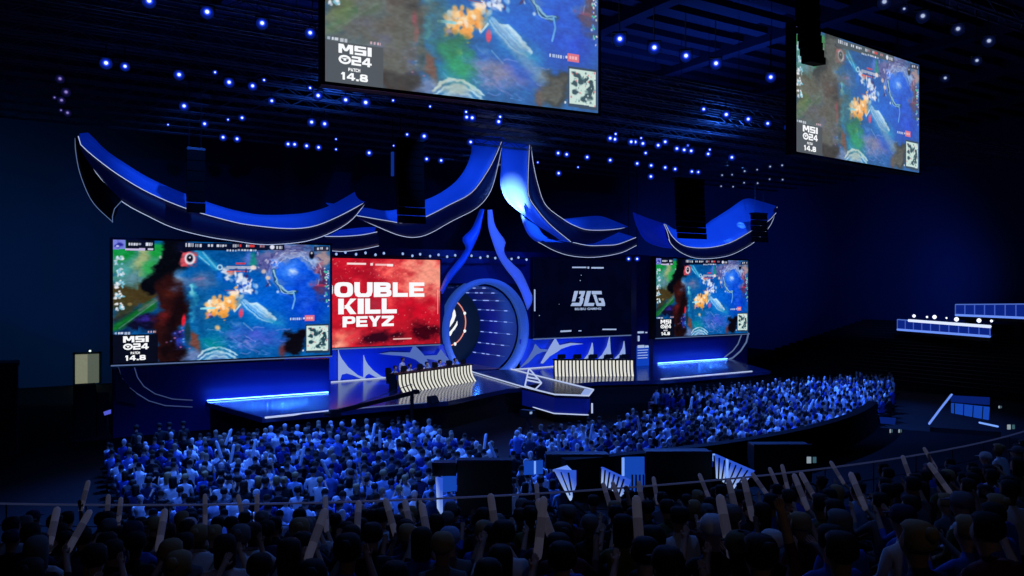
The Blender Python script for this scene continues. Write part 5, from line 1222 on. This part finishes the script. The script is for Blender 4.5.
# dark press boxes beside the stairwells
def box_at(label, x0, x1, y0, y1, z, dep=1.2):
    a, c = atz(x0, y0, z), atz(x1, y0, z); d = atz(x0, y1, z); o = thing('parapet_box', label, 'box', ((a.x+c.x)/2, (a.y+c.y)/2, max(0, d.z)))
    n = Vector((ST, CT, 0))*dep; b = MB(); zb_ = Vector((0, 0, max(0, d.z)-a.z)); b.prism([a, c, c+zb_, a+zb_], n); b.build('body', M['black'], o)
    MB().beam(a+Vector((0, 0, .03)), c+Vector((0, 0, .03)), .08, .06).build('coping', M['navy'], o)
    return o
box_at('dark parapet box left of the first blue stairwell', 432, 456, 464.5, 476, 23.0, .6); box_at('wide dark parapet box between the first and second blue stairwells', 457, 512, 462, 515, 23.0, .6)
box_at('dark parapet box over the second blue stairwell', 546, 609, 456, 469, 23.9, .7); box_at('dark parapet box right of the wide third stairwell', 646, 712, 453, 486, 24.2, .7); box_at('dark parapet box right of the last stairwell', 754, 812, 446, 482, 25, .7)
# small number placards
for x, y, z, lab, w in ((612, 476, 20.5, 'dim reddish placard on the dark box right of stairwell', 10), (650, 490, 19, 'dim tan placard below the parapet', 9)): pass
# balconies on the far right wall
def balcony(label, L, R_, zl, zr, npan, topd):
    (x0, t0, b0), (x1, t1, b1) = L, R_
    A, B_ = atz(x0, b0, zl), atz(x1, b1, zr); T0, T1 = atz(x0, t0, zl), atz(x1, t1, zr); o = thing('balcony', label, 'balcony', A)
    n = Vector((3.5, 1.2, 0)); MB().prism([A, B_, B_+n, A+n], (0, 0, -.4)).build('slab', M['black'], o)
    MB().tube([A, B_], .1, 5).build('edge_light', glow('balcony_edge', (110, 150, 255), .95), o); MB().tube([T0, T1], .05, 5).build('handrail', glow('balcony_rail', (90, 125, 225), .7), o)
    for i in range(npan):
        a, c = A.lerp(B_, (i+.04)/npan), A.lerp(B_, (i+.96)/npan); d, e = T0.lerp(T1, (i+.04)/npan), T0.lerp(T1, (i+.96)/npan)
        MB().prism([a, c, e, d], (.02, .02, 0)).build('glass_panel', glow('balcony_glass_%d' % i, (14, 40, 140), .8), o)
        MB().tube([A.lerp(B_, i/npan), T0.lerp(T1, i/npan)], .05, 5).build('post', glow('balcony_post', (70, 100, 210), .8), o)
    MB().tube([B_, T1], .05, 5).build('post', glow('balcony_post', (70, 100, 210), .8), o)
    # tall legs into the stand below
    for t in (.15, .85):
        q = A.lerp(B_, t)+n*.6; MB().box2((q.x-.3, q.y-.3, 0), (q.x+.3, q.y+.3, q.z-.4)).build('column', M['black'], o)
    return o, A, B_, T0, T1
bo, A, B_, T0, T1 = balcony('blue glass balcony with a white lit bar, lower left one at far right', (897.5, 319.5, 329.5), (990, 326, 336.5), 74, 62, 10, 0)
MB().tube([atz(909, 320.5, 71), atz(990, 326.6, 60)], .13, 6).build('lit_counter', glow('counter_light', (215, 225, 255), 1.1), bo)
wl = glow('warm_white_bulb', (235, 240, 255), 1.3)
for i, (x, y, r) in enumerate(((914, 316, .3), (927, 317, .2), (934.5, 317, .36), (946.5, 318, .17), (956.5, 319.3, .38), (979, 320.5, .36), (991.5, 321, .22))):
    p = atz(x, y, 73-11*(x-909)/81.0); o = thing('table_lamp', nth(i)+' white lamp from the left on the lower far balcony bar', 'lamp', p-Vector((0, 0, .7)), 0, 'lamps on the balcony bar')
    MB().lathe([(r*.1, -r*.5), (r*.4, -r*.3), (r*.5, 0), (r*.4, r*.3), (r*.1, r*.5)], p, 8).build('bulb', wl, o, True); MB().tube([p-Vector((0, 0, .7)), p], .03, 4).build('stem', M['darkmetal'], o)
    MB().lathe([(.12, 0), (.12, .04)], p-Vector((0, 0, .72)), 8).build('base', M['darkmetal'], o)
balcony('upper blue glass balcony at the far right edge', (955.5, 304.5, 315), (1027, 304, 318), 71, 65, 7, 0)
# VIP box at right
v = thing('viewing_box', 'blue-lit glass viewing box with slanted light strip at right, above the crowd', 'viewing box', atz(950, 428, 40))
q = lambda x, y, z: atz(768+x/4.0, 360+y/4.0, z)
MB().tube([q(645, 255, 38), q(690, 195, 40), q(735, 138, 42)], .055, 5).build('slanted_light', pale, v)
quadpanel(v, 'glass_wall', (951, 403), (989, 407), (988, 420), (951, 413), 42, 40, deepb, bars=4); quadpanel(v, 'glass_top', (950, 395.5), (989, 397.5), (989, 405), (951, 402), 42, 40, deepb2)
MB().tube([q(845, 250, 37), q(920, 266, 36)], .045, 5).build('step_light', edge, v); quadpanel(v, 'floor_base', (930, 427), (1000, 432), (1000, 446), (930, 440), 39, 36, M['black'])
o = thing('ledge_panel', 'small dim blue panel at the right edge of the floor audience', 'panel', atz(888, 424, 40)); quadpanel(o, 'lit_face', (880, 417), (896, 418), (895, 424.5), (881, 423.5), 40, 40, deepb2)
# camera crane before the left stage wing
cr = thing('camera_crane', 'black camera crane boom lying across the front of the left stage wing', 'camera crane', (PY(412, 395, 36.6).x, 36.6, 0))
pv = PY(412, 393, 36.6); tail = PY(340, 410.5, 36.0)
MB().beam(tail, pv, .16, .2).build('boom', M['black'], cr); MB().tube([tail+Vector((0, 0, .0)), pv+Vector((0, 0, .45)), pv], .02, 4).build('stay_cable', M['darkmetal'], cr)
MB().tube([pv, Vector((pv.x, pv.y, .9))], .1, 8).build('column', M['black'], cr)
for k in range(3): MB().beam((pv.x, pv.y, 1.0), (pv.x+.8*math.cos(k*2.09), pv.y+.8*math.sin(k*2.09), .04), .07, .07).build('leg', M['black'], cr)
h = MB(); h.box(pv+Vector((.2, 0, .05)), (.3, .3, .2)); h.build('counterweight', M['black'], cr); h = MB(); h.box(tail+Vector((-.25, 0, -.1)), (.5, .3, .35)); h.tube([tail+Vector((-.5, 0, -.1)), tail+Vector((-.75, 0, -.1))], .09, 8); h.build('camera_head', M['black'], cr)
# flat dark equipment tower at far left edge and equipment under the doorway
c0 = thing('equipment_tower', 'tall dark scaffold tower with cloth at the far left edge', 'tower', PY(8, 420, 40)); a, c = PY(-8, 366, 40), PY(17, 421, 40)
for x in (a.x, c.x):
    for y in (40, 41.4): MB().tube([(x, y, 0), (x, y, a.z)], .06, 5).build('upright', M['darkmetal'], c0)
MB().box2((a.x, 40, .3), (c.x, 41.4, a.z)).build('cloth_cover', M['black'], c0); MB().box2((a.x-.1, 39.9, a.z), (c.x+.1, 41.5, a.z+.1)).build('top_frame', M['darkmetal'], c0)
eq = thing('equipment_cart', 'dark cart with cases standing below the lit doorway at left', 'cart', PY(92, 425, 42)); a, c = PY(72, 384, 42), PY(112, 425, 42)
MB().box2((a.x, 42, .35), (c.x, 43, .5)).build('platform', M['darkmetal'], eq); MB().box2((a.x+.1, 42.1, .5), (a.x+1.0, 42.9, a.z-.1)).build('case', M['black'], eq); MB().box2((a.x+1.05, 42.1, .5), (c.x-.1, 42.9, a.z-.5)).build('case', M['black'], eq)
for x in (a.x+.15, c.x-.15):
    for y in (42.15, 42.85): MB().tube([(x-.05, y, .17), (x+.05, y, .17)], .17, 10).build('wheel', M['black'], eq)
o = thing('indicator_screen', 'tiny blue indicator screen beside the left stage base', 'screen', PY(107, 412, 40)); MB().prism([PY(103.5, 412, 40), PY(111, 409.5, 40), PY(111, 413.5, 40), PY(104.5, 415.5, 40)], (0, .05, 0)).build('display', glow('indicator', (90, 100, 230), .8), o)
MB().tube([PY(107, 414, 40.05), (PY(107, 414, 40.05).x, 40.05, 0)], .03, 5).build('stand', M['darkmetal'], o)
# phones raised on the right
for i, (x, y, w, h_) in enumerate(((811.5, 460, 11, 8), (900, 431, 4, 4), (891, 431, 3.4, 4.4), (1011, 427, 9, 6), (1000, 407, 4, 3))):
    pz = 17.5 if i == 0 else 34; p = atz(x, y, pz); sx, sy = w*pz/F, h_*pz/F
    o = thing('phone', ['bright phone screen held up in front of the railing', 'small greenish phone light beyond the railing, right one', 'small pale phone light beyond the railing, left one', 'bright phone screen near the viewing box at right edge', 'tiny white phone light above the viewing box'][i], 'phone', p, -TH)
    MB().box((0, 0, 0), (sx, .02, sy)).build('case', M['black'], o, local=True)
    b = MB(); b.box2((-sx*.45, -.013, -sy*.4), (-sx*.05, -.011, sy*.42)); b.box2((sx*.1, -.013, -sy*.35), (sx*.42, -.011, sy*.4), 1); b.build('display', [glow('phone_white', (150, 165, 175), .8), glow('phone_tint', (60, 96, 110), .8)], o, local=True)
# camera tripod in the aisle
p = PH(528, 447, 0.1); tr = thing('broadcast_camera', 'broadcast camera on tripod with a pale light in the dark centre aisle', 'camera', (p.x, p.y, 0))
MB().box((p.x, p.y, 1.65), (.35, .7, .35), .4).build('camera_body', M['black'], tr); MB().box((p.x-.1, p.y-.4, 1.75), (.14, .05, .1), .4).build('viewfinder', glow('viewfinder', (150, 180, 230), .8), tr)
for k in range(3): MB().beam((p.x, p.y, 1.5), (p.x+.6*math.cos(k*2.09), p.y+.6*math.sin(k*2.09), .03), .05, .05).build('leg', M['darkmetal'], tr)
# ================================================================== LIGHTS
def light(kind, name, loc_, tgt_, energy, color, size=.0, angle=60, blend=.6):
    l = bpy.data.lights.new(name, kind); l.energy = energy; l.color = color
    o = bpy.data.objects.new(name, l); COL.objects.link(o); o.location = loc_
    o.rotation_euler = (Vector(tgt_)-Vector(loc_)).to_track_quat('-Z', 'Y').to_euler()
    if kind == 'SPOT': l.spot_size = math.radians(angle); l.spot_blend = blend; l.shadow_soft_size = size
    if kind == 'AREA': l.size = size; l.shape = 'DISK'
    if kind == 'POINT': l.shadow_soft_size = size
    return o
BL = (.03, .17, 1.0); BL2 = (.045, .175, 1.0)
# wash on the floor audience from the rig
light('SPOT', 'crowd_wash_left', (9, 36, 17), (9, 28, 0), 25000, BL2, .15, 75)
light('SPOT', 'crowd_wash_left_b', (6, 22, 17), (9, 30, 0), 8000, BL2, .15, 70)
light('SPOT', 'crowd_wash_mid', (26, 33, 17), (25, 25, 0), 26000, BL2, .15, 75)
light('SPOT', 'crowd_wash_right', (42, 38, 17), (41, 31.5, 0), 34000, BL2, .15, 62)
light('SPOT', 'crowd_wash_right_b', (33, 18, 17), (36, 28, 0), 10000, BL2, .15, 80)
# ribbons
light('SPOT', 'ribbon_wash_a', (8, 34, 16.5), (9, 43.5, 12.5), 3000, BL, .1, 60)
light('SPOT', 'ribbon_wash_b', (20, 36, 16.5), (23, 45, 12.5), 3000, BL, .1, 60)
light('SPOT', 'ribbon_wash_c', (31, 38, 16.5), (31, 48, 13.5), 3200, BL, .1, 60)
light('SPOT', 'ribbon_wash_d', (46, 37, 16.5), (49, 47, 12), 3500, BL, .1, 60)
light('SPOT', 'ribbon_spot_white', (25.5, 41, 9.5), PY(510, 210, 46.6), 24000, (.72, .84, 1), .1, 20, 1)
light('SPOT', 'ribbon_spot_beam', PY(727, 150, 44.9), PY(726, 238, 46.0), 5000, (.15, .45, 1), .05, 10, 1)
light('SPOT', 'ribbon_spot_beam_b', PY(743, 150, 45.1), PY(741, 225, 46.4), 4000, (.15, .45, 1), .05, 8, 1)
# stage
light('SPOT', 'stage_wash_a', (17, 36, 16), (17, 42, 1.5), 6000, BL, .3, 60)
light('SPOT', 'stage_wash_b', (30, 36, 16), (30, 45, 1.5), 4500, BL, .3, 60)
light('SPOT', 'stage_wash_c', (46, 36, 16), (46, 42, 1.5), 4500, BL, .3, 60)
light('SPOT', 'set_wall_wash_a', (19.5, 45.8, 2.2), (19.5, 50.2, 2.6), 500, BL, .3, 140)
light('SPOT', 'set_wall_wash_b', (36.5, 46.3, 2.2), (36.5, 50.2, 2.6), 500, BL, .3, 140)
light('SPOT', 'player_key', (20, 36, 15), (22, 44, 2.5), 2200, (1, .95, .9), .1, 30)
# portal
for _x in [8.8+.27*i for i in range(25)]: light('POINT', 'wing_glow', (_x, 43.8, 1.9), (_x, 44, 0), 4, BL, 0)
for _x in [43.4+.33*i for i in range(23)]: light('POINT', 'wing_glow_right', (_x, 46.8, 1.9), (_x, 47, 0), 4, BL, 0)
light('SPOT', 'set_wash_high', (29, 40, 14), (29, 50, 8), 1600, BL, .3, 75, 1)
light('SPOT', 'deck_white', (22, 34, 14), (21, 40, 1.5), 1500, (.6, .7, 1), .2, 40, 1)
light('SPOT', 'house_top', (7, 9, 16), (7, 9, 3), 420, (.08, .25, 1), .3, 110, 1)
light('SPOT', 'house_top_b', (20, 5, 16), (20, 6, 3), 320, (.08, .25, 1), .3, 110, 1)
light('SPOT', 'ring_foot_light', (31.2, 46.5, 1.75), (31.4, 50, 2.6), 420, (.5, .62, 1), .1, 70, 1)
light('SPOT', 'ring_foot_light_b', (27.2, 46.5, 1.75), (26.6, 50, 2.4), 420, (.5, .62, 1), .1, 70, 1)
light('POINT', 'tunnel_lamp', (RX+1.5, 54, 4.5), (0, 0, 0), 90, BL, .2)
# rear hall walls
light('SPOT', 'wall_wash_left', (0, 50, 14), (-2, 70, 8), 2200, (.08, .6, 1.0), .3, 95, 1)
light('SPOT', 'wall_wash_left_b', (4, 55, 3), (3, 70, 5), 900, (.12, .65, 1.0), .3, 110, 1)
light('SPOT', 'wall_wash_right', (58, 56, 5), (70, 70, 10), 5000, BL, .3, 100, 1)
light('SPOT', 'wall_wash_right_b', (66, 40, 8), (78, 50, 8), 2200, BL, .3, 110, 1)
light('SPOT', 'ceiling_wash', (38, 36, 15), (36, 36, 24), 2600, BL, .5, 140, 1)
light('SPOT', 'ceiling_wash_b', (14, 40, 15), (14, 40, 24), 1500, BL, .5, 140, 1)
# truss glow and house
light('SPOT', 'house_wash', (15, 24, 13.5), (9, 9, 3), 800, BL2, .3, 95, 1)
light('SPOT', 'house_wash_right', (26, 24, 14), (17, 9, 3), 900, BL2, .3, 95, 1)
light('SPOT', 'house_warm', (0, -6, 14), (8, 9, 3), 50, (1, .85, .7), .3, 110, 1)
w = bpy.data.worlds.new('hall_air'); SC.world = w; w.use_nodes = True
bg = w.node_tree.nodes['Background']; bg.inputs[0].default_value = (.05, .16, 1, 1); bg.inputs[1].default_value = .006
# ================================================================== CAMERA
cd = bpy.data.cameras.new('camera'); cam = bpy.data.objects.new('camera', cd); COL.objects.link(cam)
cd.sensor_width = 36.0; cd.lens = F/1024*36.0; cd.clip_start = .1; cd.clip_end = 400
cam.location = (0, 0, CAMZ); cam.rotation_euler = (PI/2, 0, -TH); SC.camera = cam
SC.view_settings.view_transform = 'Standard'; SC.view_settings.look = 'None'; SC.view_settings.exposure = 0; SC.view_settings.gamma = 1
SC.cycles.max_bounces = 4; SC.cycles.diffuse_bounces = 2; SC.cycles.glossy_bounces = 2
